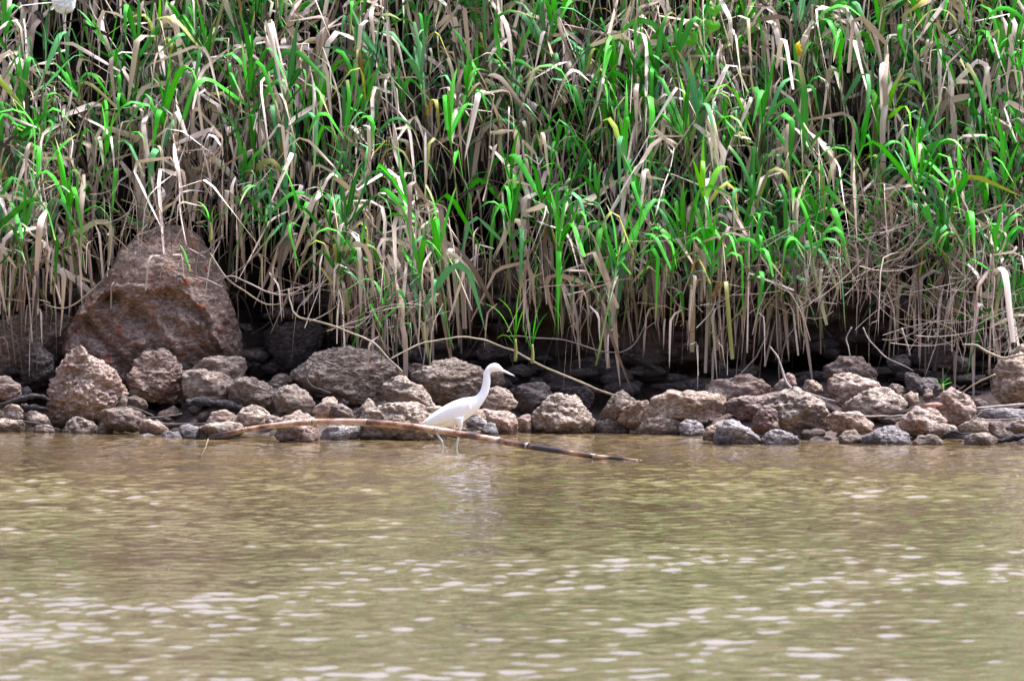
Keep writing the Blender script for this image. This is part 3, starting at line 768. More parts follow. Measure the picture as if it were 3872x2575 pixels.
def shore_place(px):
    for lim, s in ((60, 'at the left picture edge'), (140, 'under the large red-flecked boulder'), (290, 'right of the large red-flecked boulder'), (430, 'under the pale pinkish boulder'), (560, 'by the dark curved log'),
                   (680, 'behind the left part of the bamboo pole'), (800, 'under the left of the bread-shaped boulder'), (930, 'under the right of the bread-shaped boulder'), (1060, 'behind the heron'),
                   (1160, 'right of the heron'), (1280, 'by the rock with the dark hollow'), (1400, 'by the tip of the yellow cane'), (1540, 'left of the ochre-edged boulder'), (1680, 'under the ochre-edged boulder'),
                   (1800, 'by the rust-red rock'), (1930, 'by the large light beige boulder'), (2050, 'by the wide layered beige rock'), (2180, 'below the grass sprout at right'), (2270, 'by the blue-stained twigs')):
        if px < lim: return s
    return 'at the right picture edge'
# small stones filling the gaps
r = np.random.default_rng(5)
base = []
for k in range(5):
    v, f = ico(3)
    p = v * r.uniform(0.65, 1.1, 3)
    p = p + v * (0.22 * fbm(v * 1.3 + r.uniform(0, 50, 3), 3, k))[:, None]
    for q in range(5):
        n = r.normal(0, 1, 3); n /= np.linalg.norm(n)
        p = p - n[None, :] * np.clip(p @ n - 0.72, 0, None)[:, None] * 0.8
    base.append([mesh_np('pebble', p, f, M[m]) for m in ('pale', 'brown', 'pink')])
for i in range(230):
    x = r.uniform(-3.5, 3.5)
    o = r.uniform(0.2, 1.2)
    s = r.uniform(0.02, 0.055) * (1.15 - 0.3 * o)
    y = shore_y(x) + o
    ci = int(r.integers(0, 3)) if o < 0.7 else 1
    t = link('stone', base[i % 5][ci], None, (x, y, ground_z(o) + s * 0.35))
    t.scale = (s * r.uniform(0.9, 1.5), s, s * r.uniform(0.6, 0.95))
    t.rotation_euler = (r.uniform(-0.3, 0.3), r.uniform(-0.3, 0.3), r.uniform(0, 6.28))
    px = px_of(np.array([x]), np.array([y]), np.array([0.0]))[0][0] / 1.642
    tag(t, '%s %s stone %s %s' % ('tiny' if s < 0.026 else 'small' if s < 0.04 else 'fist-sized', ('pale', 'brown', 'pinkish')[ci],
        'at the water' if o < 0.5 else 'mid-shore' if o < 0.85 else 'under the mud bank', shore_place(px)), 'pebble', 'small stones between the shore rocks')

# crumbled clods along the foot of the mud bank
def build_clods():
    r = np.random.default_rng(31)
    Vs, Fs, off = [], [], 0
    v, f = ico(2)
    for i in range(420):
        x = r.uniform(-3.7, 3.7); z = r.uniform(0.22, 0.85) if i % 3 else r.uniform(0.2, 0.4)
        y = float(wall_y(z)) - r.uniform(-0.02, 0.22) - (0.25 if z < 0.35 else 0)
        s = r.uniform(0.02, 0.085)
        p = v * np.array([s * r.uniform(1, 2.0), s, s * r.uniform(0.35, 0.7)])
        p = p + v * (s * 0.35 * fbm(v * 1.6 + r.uniform(0, 90, 3), 2, i))[:, None]
        Vs.append(p + np.array([x, y, z])); Fs.append(f + off); off += len(v)
    o = link('mud_clods', mesh_np('mud_clods', np.concatenate(Vs), np.concatenate(Fs), M['dark']))
    tag(o, 'crumbled dark mud clods along the foot of the undercut bank', 'mud', None, 'stuff')
build_clods()

# ------------------------------------------------------------------ tubes
def catmull(pts, n=6):
    p = np.asarray(pts, float)
    if len(p) < 3: 
        return np.array([p[0] + (p[-1] - p[0]) * t for t in np.linspace(0, 1, n + 1)])
    q = np.vstack([2 * p[0] - p[1], p, 2 * p[-1] - p[-2]])
    out = []
    for i in range(1, len(q) - 2):
        for t in np.linspace(0, 1, n, endpoint=False):
            a, b, c, d = q[i - 1], q[i], q[i + 1], q[i + 2]
            out.append(0.5 * (2 * b + (c - a) * t + (2 * a - 5 * b + 4 * c - d) * t * t + (3 * b - a - 3 * c + d) * t ** 3))
    out.append(q[-2])
    return np.array(out)

def tube_geo(path, radii, sides=8, jitter=0.0, seed=0):
    path = np.asarray(path, float)
    n = len(path)
    radii = np.interp(np.linspace(0, 1, n), np.linspace(0, 1, len(radii)), radii) if len(radii) != n else np.asarray(radii)
    tg = np.gradient(path, axis=0)
    tg /= np.linalg.norm(tg, axis=1)[:, None] + 1e-9
    ref = np.array([0.13, 0.9, 0.31])
    a = np.cross(tg, ref); a /= np.linalg.norm(a, axis=1)[:, None] + 1e-9
    b = np.cross(tg, a)
    th = np.linspace(0, 2 * math.pi, sides, endpoint=False)
    ring = path[:, None, :] + radii[:, None, None] * (np.cos(th)[None, :, None] * a[:, None, :] + np.sin(th)[None, :, None] * b[:, None, :])
    if jitter:
        v = ring.reshape(-1, 3)
        d = fbm(v * 40, 3, seed).reshape(n, sides)
        ring = path[:, None, :] + (ring - path[:, None, :]) * (1 + jitter * d)[:, :, None]
    V = np.concatenate([ring.reshape(-1, 3), path[:1], path[-1:]])
    F = []
    for i in range(n - 1):
        for j in range(sides):
            k = (j + 1) % sides
            F.append((i * sides + j, i * sides + k, (i + 1) * sides + k, (i + 1) * sides + j))
    F = np.array(F)
    T = [(n * sides, (j + 1) % sides, j) for j in range(sides)] + [(n * sides + 1, (n - 1) * sides + j, (n - 1) * sides + (j + 1) % sides) for j in range(sides)]
    F3 = np.concatenate([F[:, [0, 1, 2]], F[:, [0, 2, 3]], np.array(T)])
    return V, F3

def tube_obj(name, path, radii, mat, parent=None, sides=8, jitter=0.0, seed=0):
    V, F = tube_geo(path, radii, sides, jitter, seed)
    c = V.mean(0)
    me = mesh_np(name, V - c, F, M[mat] if isinstance(mat, str) else mat)
    return link(name, me, parent, c)

def stick(reg, pts, Y, rad, mat, name, label, cat='stick', group='sticks and stems on the shore', jitter=0.12, sides=8, n=5):
    q = P(reg, pts) if isinstance(reg, str) else pts
    ys = [Y] * len(q) if not isinstance(Y, (list, tuple)) else np.interp(np.linspace(0, 1, len(q)), np.linspace(0, 1, len(Y)), Y)
    path = catmull([at(px, py, y) for (px, py), y in zip(q, ys)], n)
    path = path + 0.004 * np.stack([fbm(path * 9 + 5, 2, 3), fbm(path * 9 + 15, 2, 4), fbm(path * 9 + 25, 2, 5)], -1)
    if mat == 'wood': jitter, sides, n = 0.45, 14, 10
    o = tube_obj(name, path, [r0 * 26 * K * (0.78 if max(rad) < 8 else 1.0) for r0 in rad], mat, None, sides, jitter, len(label))
    return tag(o, label, cat, group)

# ------------------------------------------------------------------ the heron
def build_heron():
    HY = 24.72
    root = link('white_heron', None, None, tuple(at(1720, 1694, HY)))
    tag(root, 'white heron wading to the right with its neck raised, behind the bamboo pole', 'heron')
    o0 = np.array(root.location)
    def b(x, y, dy=0.0): return at(1500 + x / 3.1367, 1300 + y / 3.1367, HY) + np.array([0, dy, 0])
    sc = K * HY / 3.1367
    S = [(287, 942, 291, 950, 5), (345, 893, 372, 962, 24), (420, 832, 470, 985, 52), (520, 762, 600, 985, 80), (640, 695, 720, 960, 95), (760, 650, 815, 908, 95),
         (860, 633, 905, 836, 84), (930, 618, 985, 755, 66), (985, 565, 1058, 645, 50), (1012, 490, 1095, 560, 42), (1025, 410, 1114, 450, 39), (1030, 350, 1110, 380, 36),
         (1055, 295, 1122, 343, 36), (1094, 252, 1150, 335, 40), (1150, 230, 1185, 333, 42), (1200, 240, 1222, 328, 36), (1240, 275, 1252, 338, 24), (1262, 300, 1266, 338, 14)]
    up = catmull([b(s[0], s[1]) for s in S], 4)
    lo = catmull([b(s[2], s[3]) for s in S], 4)
    wd = np.interp(np.linspace(0, 1, len(up)), np.linspace(0, 1, len(S)), [s[4] * sc for s in S])
    sides = 20
    rings = []
    for u, l, w in zip(up, lo, wd):
        c, h = (u + l) / 2, (u - l) / 2
        for k in range(sides):
            t = 2 * math.pi * k / sides
            sx = math.sin(t)
            rings.append(c + h * math.cos(t) + np.array([0, 1, 0]) * w * math.copysign(abs(sx) ** 0.9, sx))
    n = len(up)
    V = np.array(rings + [(up[0] + lo[0]) / 2, (up[-1] + lo[-1]) / 2])
    F = []
    for i in range(n - 1):
        for k in range(sides):
            k2 = (k + 1) % sides
            a, bb, c, d = i * sides + k, i * sides + k2, (i + 1) * sides + k2, (i + 1) * sides + k
            F += [(a, bb, c), (a, c, d)]
    for k in range(sides):
        F.append((n * sides, (k + 1) % sides, k)); F.append((n * sides + 1, (n - 1) * sides + k, (n - 1) * sides + (k + 1) % sides))
    parts = [(V, np.array(F))]
    legs = [[(735, 870, 62, .035), (750, 930, 42, .035), (756, 990, 21, .03), (745, 1050, 13, .03), (732, 1100, 12, .03), (722, 1150, 15, .03), (712, 1190, 13, .03), (710, 1240, 11, .03), (708, 1330, 11, .03), (708, 1400, 12, .03)],
            [(560, 900, 62, -.03), (490, 960, 44, -.03), (455, 1020, 20, -.03), (468, 1060, 13, -.03), (500, 1110, 13, -.03), (530, 1155, 17, -.03), (541, 1200, 12, -.03), (543, 1240, 11, -.03), (545, 1330, 11, -.03), (547, 1400, 12, -.03)]]
    for L in legs:
        path = catmull([b(x, y, -d) for x, y, r_, d in L], 4)
        parts.append(tube_geo(path, [q[2] * sc for q in L], 10))
        foot = path[-1]
        for dx, dy in ((0.055, 0.012), (0.05, -0.02), (0.035, -0.042), (-0.035, 0.0)):   # toes on the river bed
            parts.append(tube_geo([foot + np.array([0, 0, 0.004]), foot + np.array([dx * .6, dy * .6, 0.003]), foot + np.array([dx, dy, -0.006])], [0.005, 0.004, 0.002], 6))
    Vs, Fs, o = [], [], 0
    for v, f in parts:
        Vs.append(v); Fs.append(f + o); o += len(v)
    me = mesh_np('body', np.concatenate(Vs) - o0, np.concatenate(Fs), M['feather'])
    body = link('body', me, root)
    rm = body.modifiers.new('fuse', 'REMESH'); rm.mode = 'VOXEL'; rm.voxel_size = 0.0032; rm.use_smooth_shade = True
    sm = body.modifiers.new('soften', 'SMOOTH'); sm.factor = 0.5; sm.iterations = 3
    dg = bpy.context.evaluated_depsgraph_get()
    me2 = bpy.data.meshes.new_from_object(body.evaluated_get(dg))
    body.modifiers.clear()
    body.data = me2
    me2.name = 'body'
    me2.materials.clear(); me2.materials.append(M['feather']); me2.materials.append(M['leg'])
    zk = at(0, 1300 + 1012 / 3.1367, HY)[2] - o0[2]
    for p in me2.polygons:
        p.use_smooth = True
        if p.center.z < zk: p.material_index = 1
    # bill, eye, folded wing
    bp = [b(1246, 316), b(1290, 333), b(1340, 356), b(1380, 374), b(1402, 387)]
    ob = tube_obj('bill', catmull(bp, 4), [17 * sc, 15 * sc, 10 * sc, 6 * sc, 1.5 * sc], 'bill', root, 10)
    ob.location = ob.location - Vector(o0)
    tp = tube_obj('bill_tip', catmull([b(1368, 369), b(1388, 379), b(1405, 389)], 3), [7.6 * sc, 5 * sc, 1.2 * sc], 'billtip', ob, 10)
    tp.location = tp.location - Vector(o0) - ob.location
    lr = tube_obj('lore', catmull([b(1212, 296, -.0105), b(1236, 306, -.0085), b(1256, 316, -.0045)], 3), [4 * sc, 6 * sc, 4 * sc], 'lore', root, 8)
    lr.location = lr.location - Vector(o0)
    v, f = ico(2)
    for s in (-1, 1):
        e = link('eye', mesh_np('eye', v * 0.0038, f, M['eye']), root, tuple(b(1210, 290) - o0 + np.array([0, s * 0.0112, 0])))
        link('pupil', mesh_np('pupil', v * 0.0024, f, M['pupil']), e, (0.0002, s * 0.0019, 0))
    for s in (-1, 1):
        rows = []
        nU, nV = 22, 9
        top = catmull([b(870, 660), b(760, 690), b(640, 735), b(520, 800), b(420, 868), b(340, 925)], 4)
        bot = catmull([b(890, 780), b(790, 850), b(690, 900), b(560, 938), b(450, 962), b(345, 950)], 4)
        nU = len(top)
        cw = np.interp(np.linspace(0, 1, nU), [0, .2, .4, .6, .8, 1], [82, 95, 92, 78, 48, 16]) * sc
        for i in range(nU):
            for j in range(nV):
                t = j / (nV - 1)
                q = top[i] * (1 - t) + bot[i] * t
                prof = math.cos((t - 0.42) * 1.7)
                scal = 0.0025 * math.sin(t * 22 + i * 0.9) * t
                rows.append(q + np.array([0, s * (cw[i] * (0.35 + 0.68 * prof) + 0.002 + scal * 0.5), 0]))
        w = link('wing', mesh_np('wing', np.array(rows) - o0, grid_faces(nU, nV), M['feather']), root)
        sf = w.modifiers.new('thickness', 'SOLIDIFY'); sf.thickness = 0.006; sf.offset = 0
build_heron()

# ------------------------------------------------------------------ the bamboo pole
PB = P('B', [(592, 1262), (700, 1243), (850, 1212), (1000, 1180), (1200, 1150), (1400, 1120), (1650, 1098), (1900, 1080)]) \
    + P('C', [(300, 1078), (500, 1084), (700, 1096), (1000, 1122), (1400, 1178), (1800, 1243), (2150, 1305)]) \
    + P('D', [(460, 1345), (600, 1370), (1000, 1430), (1400, 1490), (1700, 1520), (1960, 1543)])
ybs = np.interp(np.linspace(0, 1, len(PB)), [0, 0.35, 0.7, 1.0], [24.55, 24.35, 24.05, 23.55])
pole_path = catmull([at(px, py, y) for (px, py), y in zip(PB, ybs)], 5)
pr = np.interp(np.linspace(0, 1, len(pole_path)), [0, .05, .2, .45, .7, .85, .95, 1], [5, 8, 10.5, 13, 13.2, 11, 8, 3]) * 24.2 * K
pole = link('bamboo_pole', None, None, tuple(pole_path[len(pole_path) // 2]))
tag(pole, 'long arched bamboo pole with brown stains lying in the shallows in front of the heron', 'bamboo pole')
po = np.array(pole.location)
cuts = [0, 16, 33, 47, 60, 70, 80, 90, 99, len(pole_path) - 1]
cuts = [c for c in cuts if c < len(pole_path)]
for i in range(len(cuts) - 1):
    a, c = cuts[i], cuts[i + 1]
    V, F = tube_geo(pole_path[a:c + 1], pr[a:c + 1] * (1.0 - 0.04 * np.sin(np.linspace(0, math.pi, c + 1 - a))), 14)
    o = link('segment', mesh_np('segment', V - po, F, M['bamboo_dark' if i >= len(cuts) - 5 else 'bamboo']), pole)
    if i:
        q = pole_path[a]; d = pole_path[min(a + 1, len(pole_path) - 1)] - q; d /= np.linalg.norm(d)
        V, F = tube_geo([q - d * 0.006, q - d * 0.002, q + d * 0.003, q + d * 0.008], [pr[a] * .98, pr[a] * 1.13, pr[a] * 1.10, pr[a] * .98], 14)
        link('node', mesh_np('node', V - po, F, M['node']), pole)
stick('P', [(786, 1660), (782, 1680), (772, 1705), (764, 1722)], [24.5, 24.3, 24.1, 23.95], [3.0, 2.4, 1.8], 'cane', 'thin_twig', 'thin straw twig hanging from the left tip of the bamboo pole into the water', 'twig', jitter=0)

# ------------------------------------------------------------------ logs, sticks and stems on the shore
stick('A', [(-60, 905), (0, 890), (150, 832), (300, 795), (480, 785), (600, 835)], 26.45, [6, 9, 10, 11, 10, 6], 'wood', 'black_log', 'black wet log bending over the stones at the left edge', 'log')
stick('A', [(250, 885), (400, 915), (570, 930)], 26.5, [8, 12, 9], 'wood', 'short_log', 'short dark log below the black wet log at the left edge', 'log')
stick('B', [(330, 860), (480, 850), (700, 860), (850, 880), (960, 915), (1060, 930)], 26.4, [12, 16, 14, 15, 10, 5], 'wood', 'curved_log', 'dark curved log lying under the rounded mud-grey rock', 'log')
stick('A', [(200, 1065), (330, 1085), (470, 1110), (600, 1150), (720, 1180)], 26.15, [2.5, 3.5, 3.5, 2], 'twigdark', 'black_stick', 'thin black stick sloping to the water near the left edge')
stick('A', [(1370, 905), (1500, 895), (1650, 930), (1760, 980), (1830, 1010)], 26.2, [3, 4, 4, 3], 'twigdark', 'black_stick', 'thin black curved stick right of the large red-flecked boulder')
stick('A', [(1700, 1035), (1850, 1030), (2000, 1010), (2160, 985)], 26.15, [2.5, 3, 2.5], 'greywood', 'grey_stick', 'thin brownish stick in front of the orange stone in the hollow')
stick('B', [(-40, 1060), (40, 1100), (200, 1110), (400, 1105), (560, 1100)], 26.05, [5, 6, 5, 3], 'twigdark', 'blue_stained_stick', 'bluish dark stick lying among debris left of the small pinkish block')
stick('B', [(1960, 370), (1900, 378), (1830, 400), (1785, 460), (1762, 530), (1768, 600), (1840, 670), (1920, 700), (2040, 745)], 26.27, [3.5, 4, 4.5, 4.5, 4], 'twigdark', 'dark_root', 'dark hooked root curling over the left end of the bread-shaped boulder', 'root')
stick('B', [(1945, 365), (2040, 390), (2130, 415)], 26.27, [5, 5.5, 4], 'greywood', 'pale_stick', 'short pale split stick on top of the bread-shaped boulder')
stick('C', [(470, 1050), (510, 1005), (555, 955)], 25.85, [9, 9, 6], 'wood', 'wood_chip', 'bluish wood chip standing up behind the bamboo pole', 'wood chip')
stick('D', [(1740, 260), (1900, 340), (2050, 420), (2160, 490)], 27.05, [12, 13, 13, 10], 'dark', 'bank_log', 'dark slanting log half buried in the mud bank right of the yellow cane', 'log')
stick('P', [(1472, 1358), (1520, 1333), (1600, 1298), (1695, 1280), (1768, 1276), (1838, 1288), (1900, 1312), (1944, 1328), (2007, 1359), (2060, 1387), (2141, 1422), (2227, 1460), (2310, 1492), (2332, 1496)],
      [26.3, 26.4, 26.5, 26.4, 26.15], [3.2, 4.2, 4.6, 4.6, 4.6, 5.2, 5.6, 5.2, 4.6], 'cane', 'fallen_cane', 'long arched cane, grey at left and yellow at right, reaching down to the pointed rock', 'cane')
stick('H', [(450, -20), (455, 60), (475, 140), (490, 190), (550, 240), (690, 268), (850, 312), (1000, 370), (1150, 432), (1230, 482), (1330, 590), (1400, 655), (1465, 725)],
      [26.5, 26.4, 26.2, 26.2], [4.5, 4.5, 5, 5, 5, 4], 'cane', 'bent_cane', 'straw coloured cane creeping down across the bread-shaped boulder', 'cane')
stick('H', [(905, 315), (1010, 330), (1090, 300), (1160, 230), (1180, 180)], 26.35, [3.5, 3, 2], 'greywood', 'side_stem', 'short pale stem branching up from the cane above the bread-shaped boulder', 'stem')
stick('Z', [(1310, 260), (1400, 400), (1500, 480), (1640, 570), (1700, 580), (1760, 570)], 26.5, [4, 4.5, 4, 3], 'cane', 'creeping_stem', 'yellowish creeping stem hanging from the right shoulder of the great boulder', 'stem')
stick('Z', [(1340, 440), (1440, 405), (1540, 440), (1660, 500), (1760, 520), (1850, 500), (1950, 440)], 26.5, [3.5, 4, 4, 3], 'greywood', 'creeping_stem', 'pale stem sagging across the top of the black hollow', 'stem')
stick('Z', [(1440, 400), (1540, 330), (1640, 210), (1700, 150)], 26.55, [3, 3.5, 3], 'cane', 'creeping_stem', 'yellowish stem rising to the right from the black hollow', 'stem')
stick('Z', [(680, 350), (640, 430), (560, 510), (440, 592), (360, 605), (280, 585)], 26.45, [3.5, 4, 4, 3], 'cane', 'arched_stem', 'yellow arched stem on the left shoulder of the great boulder', 'stem')
stick('Z', [(1392, 150), (1340, 190), (1290, 250), (1240, 272), (1225, 330), (1222, 400)], 26.6, [4, 4, 4.5, 4], 'greywood', 'kinked_stalk', 'pale kinked stalk standing on the right of the great boulder dome', 'stalk')
stick('Z', [(1165, 390), (1280, 425), (1385, 470)], 26.6, [3.5, 5, 4], 'greywood', 'pale_stick', 'white straight stick lying on the front of the great boulder')
stick('D', [(390, 60), (550, 72), (700, 88), (950, 100), (1100, 125), (1300, 190), (1500, 245), (1650, 265), (1740, 255), (1850, 180), (1960, 20), (2000, -80)],
      26.6, [3, 3.2, 3, 3.2, 3, 3], 'greywood', 'sagging_stem', 'thin grey stem sagging across the mud bank above the yellow cane', 'stem')
stick('E', [(1550, 100), (1450, 300), (1350, 400), (1255, 505)], 26.3, [3, 3.5, 3], 'greywood', 'thin_stalk', 'thin straight stem leaning onto the humped grey-pink boulder', 'stem')
stick('E', [(1600, 190), (1690, 300), (1740, 420), (1770, 520), (1810, 620), (1900, 700), (2040, 750), (2200, 800), (2300, 830)], 25.95, [3.5, 4.5, 6, 6.5, 6, 4], 'greywood', 'curved_stalk',
      'pale curved stem bending down in front of the pointed reddish stone', 'stem')
stick('F', [(820, -30), (900, 110), (1040, 270), (1200, 370), (1330, 430), (1420, 475)], 26.35, [4, 4, 4, 3], 'greywood', 'slanting_stem', 'grey stem slanting down across the black slot towards the bluish-black slab', 'stem')
stick('F', [(690, -40), (625, 90), (650, 190), (672, 295)], 26.4, [3.5, 4, 3], 'greywood', 'kinked_stalk', 'grey kinked stalk ending on the dark layered clod', 'stalk')
stick('G', [(110, -30), (150, 70), (190, 180), (215, 305)], 26.4, [5, 5, 4.5, 4], 'greywood', 'leaning_stalk', 'grey stalk leaning on the left of the smooth dark round boulder', 'stalk')
stick('G', [(800, 765), (900, 690), (1010, 620), (1120, 565), (1230, 515)], 25.6, [3.5, 4, 4, 3.5], 'cane', 'straight_stick', 'straight straw stick leaning between the round crumbly rock and the tall orange boulder')
stick('G', [(840, 165), (980, 172), (1080, 230), (1190, 282), (1320, 322), (1440, 305), (1600, 275)], 25.7, [5, 6.5, 6.5, 6.5, 5.5], 'cane', 'bent_cane', 'thick yellow bent cane in front of the pale rock at the right edge', 'cane')
stick('G', [(990, 918), (1150, 908), (1300, 892), (1450, 884), (1700, 880)], 25.4, [4, 6, 7, 7], 'greywood', 'grey_stick', 'grey stick lying level below the tall orange boulder')
stick('F', [(490, 995), (640, 985), (850, 1016), (1050, 1016), (1200, 1012), (1350, 1004)], 25.4, [2.5, 3.5, 4, 4, 3], 'greywood', 'white_stick', 'long thin white stick lying level below the wide layered beige rock')
stick('G', [(980, 1355), (1100, 1325), (1230, 1302), (1400, 1290), (1500, 1265), (1700, 1230)], 25.1, [2.5, 4, 7, 11, 12, 10], 'wood', 'dark_branch', 'dark wet branch slanting to the water in the bottom right of the shore', 'branch')
stick('G', [(930, 1080), (1000, 1020), (1065, 960)], 25.35, [3, 4, 3.5], 'greywood', 'short_stick', 'short pale stick leaning on the slanting beige stone')
stick('G', [(980, 1045), (1200, 1052), (1400, 1046), (1560, 1040)], 25.35, [2.5, 3.5, 3], 'greywood', 'thin_stick', 'thin white stick along the bottom of the muddy debris shelf')
stick('F', [(150, 735), (300, 780), (400, 810), (500, 835)], 25.8, [3.5, 4, 3], 'greywood', 'split_stick', 'pale split stick behind the large light beige boulder')
for (pts, lab) in (([(600, 1270), (680, 1235), (780, 1225), (960, 1220)], 'upper'), ([(590, 1290), (700, 1260), (800, 1270), (900, 1285)], 'lower'), ([(610, 1245), (700, 1200), (780, 1200), (860, 1235)], 'topmost')):
    stick('G', pts, 25.15, [4, 6, 5, 3], 'wood', 'stained_twig', lab + ' of the three blue-stained twigs at the water in the right half', 'twig', 'blue-stained twigs at the water')

# ------------------------------------------------------------------ vegetation
S2 = 3872 / 2358.0
LOW = np.array([(-400, 760), (0, 760), (100, 765), (170, 640), (230, 610), (300, 650), (400, 640), (450, 575), (520, 580), (600, 640), (700, 665), (780, 790), (950, 800), (1020, 730),
                (1080, 640), (1130, 690), (1250, 690), (1330, 770), (1420, 780), (1480, 680), (1560, 790), (1650, 805), (1750, 780), (1820, 805), (1880, 650), (2000, 640),
                (2060, 750), (2130, 800), (2250, 840), (2358, 840), (2800, 820)], float)
GAPS = [(1090, 585, 75, 62, .97), (95, 80, 40, 100, .85), (150, 250, 30, 60, .5), (1960, 290, 110, 80, .55), (1930, 590, 100, 70, .75), (1600, 345, 55, 60, .6), (960, 250, 40, 45, .6),
        (560, 560, 90, 60, .5), (450, 620, 60, 60, .6), (1700, 620, 50, 80, .5), (240, 500, 40, 30, .5), (2100, 260, 60, 60, .5), (1000, 700, 60, 40, .5), (1480, 690, 40, 60, .6)]
def low_row(px): return np.interp(px, LOW[:, 0], LOW[:, 1])
def veg_y(row): return 26.45 + (800 - row) / 800 * 1.5
def keep(px, row, r):
    p = np.zeros_like(px)
    for cx, cy, rx, ry, s in GAPS:
        p = np.maximum(p, s * (((px - cx) / rx) ** 2 + ((row - cy) / ry) ** 2 < 1))
    cl = fbm(np.stack([px / 55.0, row / 85.0, row * 0 + 3], -1), 3, 91)      # clumps with open gaps between them
    p = np.maximum(p, np.clip((0.05 - cl) * 3.2, 0, 0.95))
    return r.uniform(0, 1, len(px)) > p
def world_pts(px, row, Y):
    px, row, Y = px * S2, row * S2, Y
    d = (px[:, None] - 1936) * K * np.array([[1.0, 0, 0]]) + FWD[None] - (row[:, None] - 1287.5) * K * UPV[None]
    t = Y / d[:, 1]
    return np.array([0, 0, CAM_H]) + d * t[:, None]

def blades(base, az, e0, e1, length, width, t0, kw, tw0, tw1, blunt, segs=8, drift=None):
    """strap leaves: rise at elevation e0, fold over around t0, end at elevation e1"""
    n = len(base)
    if drift is None: drift = np.zeros(n)
    pos = np.array(base, float)
    rows = []
    for i in range(segs + 1):
        t = i / segs
        s = np.clip((t - t0) / kw, 0, 1); s = s * s * (3 - 2 * s)
        e = e0 + (e1 - e0) * s
        a = az + drift * t
        h = np.stack([np.cos(a), np.sin(a), 0 * a], -1)
        d = np.cos(e)[:, None] * h + np.sin(e)[:, None] * np.array([[0, 0, 1.0]])
        side = np.stack([-np.sin(a), np.cos(a), 0 * a], -1)
        nrm = np.cross(d, side)
        tw = tw0 + tw1 * t
        sv = np.cos(tw)[:, None] * side + np.sin(tw)[:, None] * nrm
        nv = np.cross(d, sv)
        prof = np.minimum(1, 0.45 + t / 0.25 * 0.55) * np.where(blunt > 0.5, 1 - 0.35 * t, (1 - t ** 2.0) ** 0.85)
        w = width * prof * 0.5
        rows.append(np.stack([pos - sv * w[:, None], pos + nv * (0.22 * w)[:, None], pos + sv * w[:, None]], 1))
        pos = pos + d * (length / segs)[:, None]
    V = np.stack(rows, 1)                               # n, segs+1, 3, 3
    f1 = grid_faces(segs + 1, 3)
    F = (f1[None] + (np.arange(n) * (segs + 1) * 3)[:, None, None]).reshape(-1, 4)
    u = np.array([0.0, 0.5, 0.999])
    uv = np.zeros((n, segs + 1, 3, 2))
    uv[..., 0] = u[None, None, :]
    uv[..., 1] = (np.arange(segs + 1) / segs)[None, :, None]
    return V, F, uv

def stalks(base, top, bow, rad, segs=5):
    """thin three-sided stems from base to top with a sideways bow"""
    n = len(base)
    ax = top - base
    L = np.linalg.norm(ax, axis=1)[:, None]
    a = np.cross(ax, np.array([[0.2, 1, 0.1]])); a /= np.linalg.norm(a, axis=1)[:, None] + 1e-9
    b = np.cross(ax / L, a)
    rows = []
    for i in range(segs + 1):
        t = i / segs
        c = base + ax * t + bow * (4 * t * (1 - t))
        rr = rad * (1 - 0.45 * t)
        rows.append(np.stack([c + rr[:, None] * (math.cos(q) * a + math.sin(q) * b) for q in (0.3, 2.4, 4.5)], 1))
    V = np.stack(rows, 1)
    f = []
    for i in range(segs):
        for j in range(3):
            k = (j + 1) % 3
            f.append((i * 3 + j, i * 3 + k, (i + 1) * 3 + k, (i + 1) * 3 + j))
    f = np.array(f)
    F = (f[None] + (np.arange(n) * (segs + 1) * 3)[:, None, None]).reshape(-1, 4)
    uv = np.zeros((n, segs + 1, 3, 2)); uv[..., 0] = 0.25; uv[..., 1] = (np.arange(segs + 1) / segs)[None, :, None]
    return V, F, uv

DRY = np.array([(0.67, 0.55, 0.455), (0.55, 0.44, 0.345), (0.40, 0.30, 0.225), (0.27, 0.20, 0.155), (0.50, 0.40, 0.26), (0.20, 0.145, 0.11)])
DRYP = np.array([.26, .26, .2, .14, .08, .06])
GREEN = {'bright': (0.042, 0.42, 0.004), 'mid': (0.022, 0.26, 0.008), 'dark': (0.012, 0.12, 0.016), 'blue': (0.08, 0.25, 0.10), 'lime': (0.15, 0.52, 0.004)}
GK = list(GREEN)
def dry_tint(n, r): 
    return DRY[r.choice(len(DRY), n, p=DRYP)] * r.uniform(0.82, 1.15, (n, 1))
def green_tint(n, r, p=(.16, .34, .28, .18, .04)):
    g = np.array([GREEN[k] for k in GK])
    return g[r.choice(len(GK), n, p=p)] * r.uniform(0.8, 1.2, (n, 3))

def assemble(name, chunks, mats, label):
    Vs, Fs, Us, Ts, mi, off = [], [], [], [], [], 0
    for (V, F, uv), tint, m in chunks:
        n = V.shape[0]; per = V.shape[1] * V.shape[2]
        Vs.append(V.reshape(-1, 3)); Fs.append(F + off); Us.append(uv.reshape(-1, 2))
        Ts.append(np.repeat(np.concatenate([tint, np.ones((n, 1))], 1), per, axis=0))
        mi.append(np.full(len(F), m)); off += n * per
    me = mesh_np(name, np.concatenate(Vs), np.concatenate(Fs), None, True, np.concatenate(Us), None, np.concatenate(Ts))
    for m in mats: me.materials.append(m)
    me.polygons.foreach_set('material_index', np.concatenate(mi).astype(np.int32))
    o = link(name, me)
    return tag(o, label, 'grass', None, 'stuff')

def scatter(n, r, top, depth, xr=(-260, 2620)):
    px = r.uniform(*xr, n)
    lo = low_row(px)
    row = top + (lo - top) * r.uniform(0, 1, n)
    ok = keep(px, row, r) & (r.uniform(0, 1, n) > np.clip((row - 330) / 420, 0, 1) * 0.55)     # the foot of the thicket is open and dark
    px, row = px[ok], row[ok]
    Y = veg_y(row) + r.uniform(0, 1, len(px)) ** 1.3 * depth
    return px, row, Y

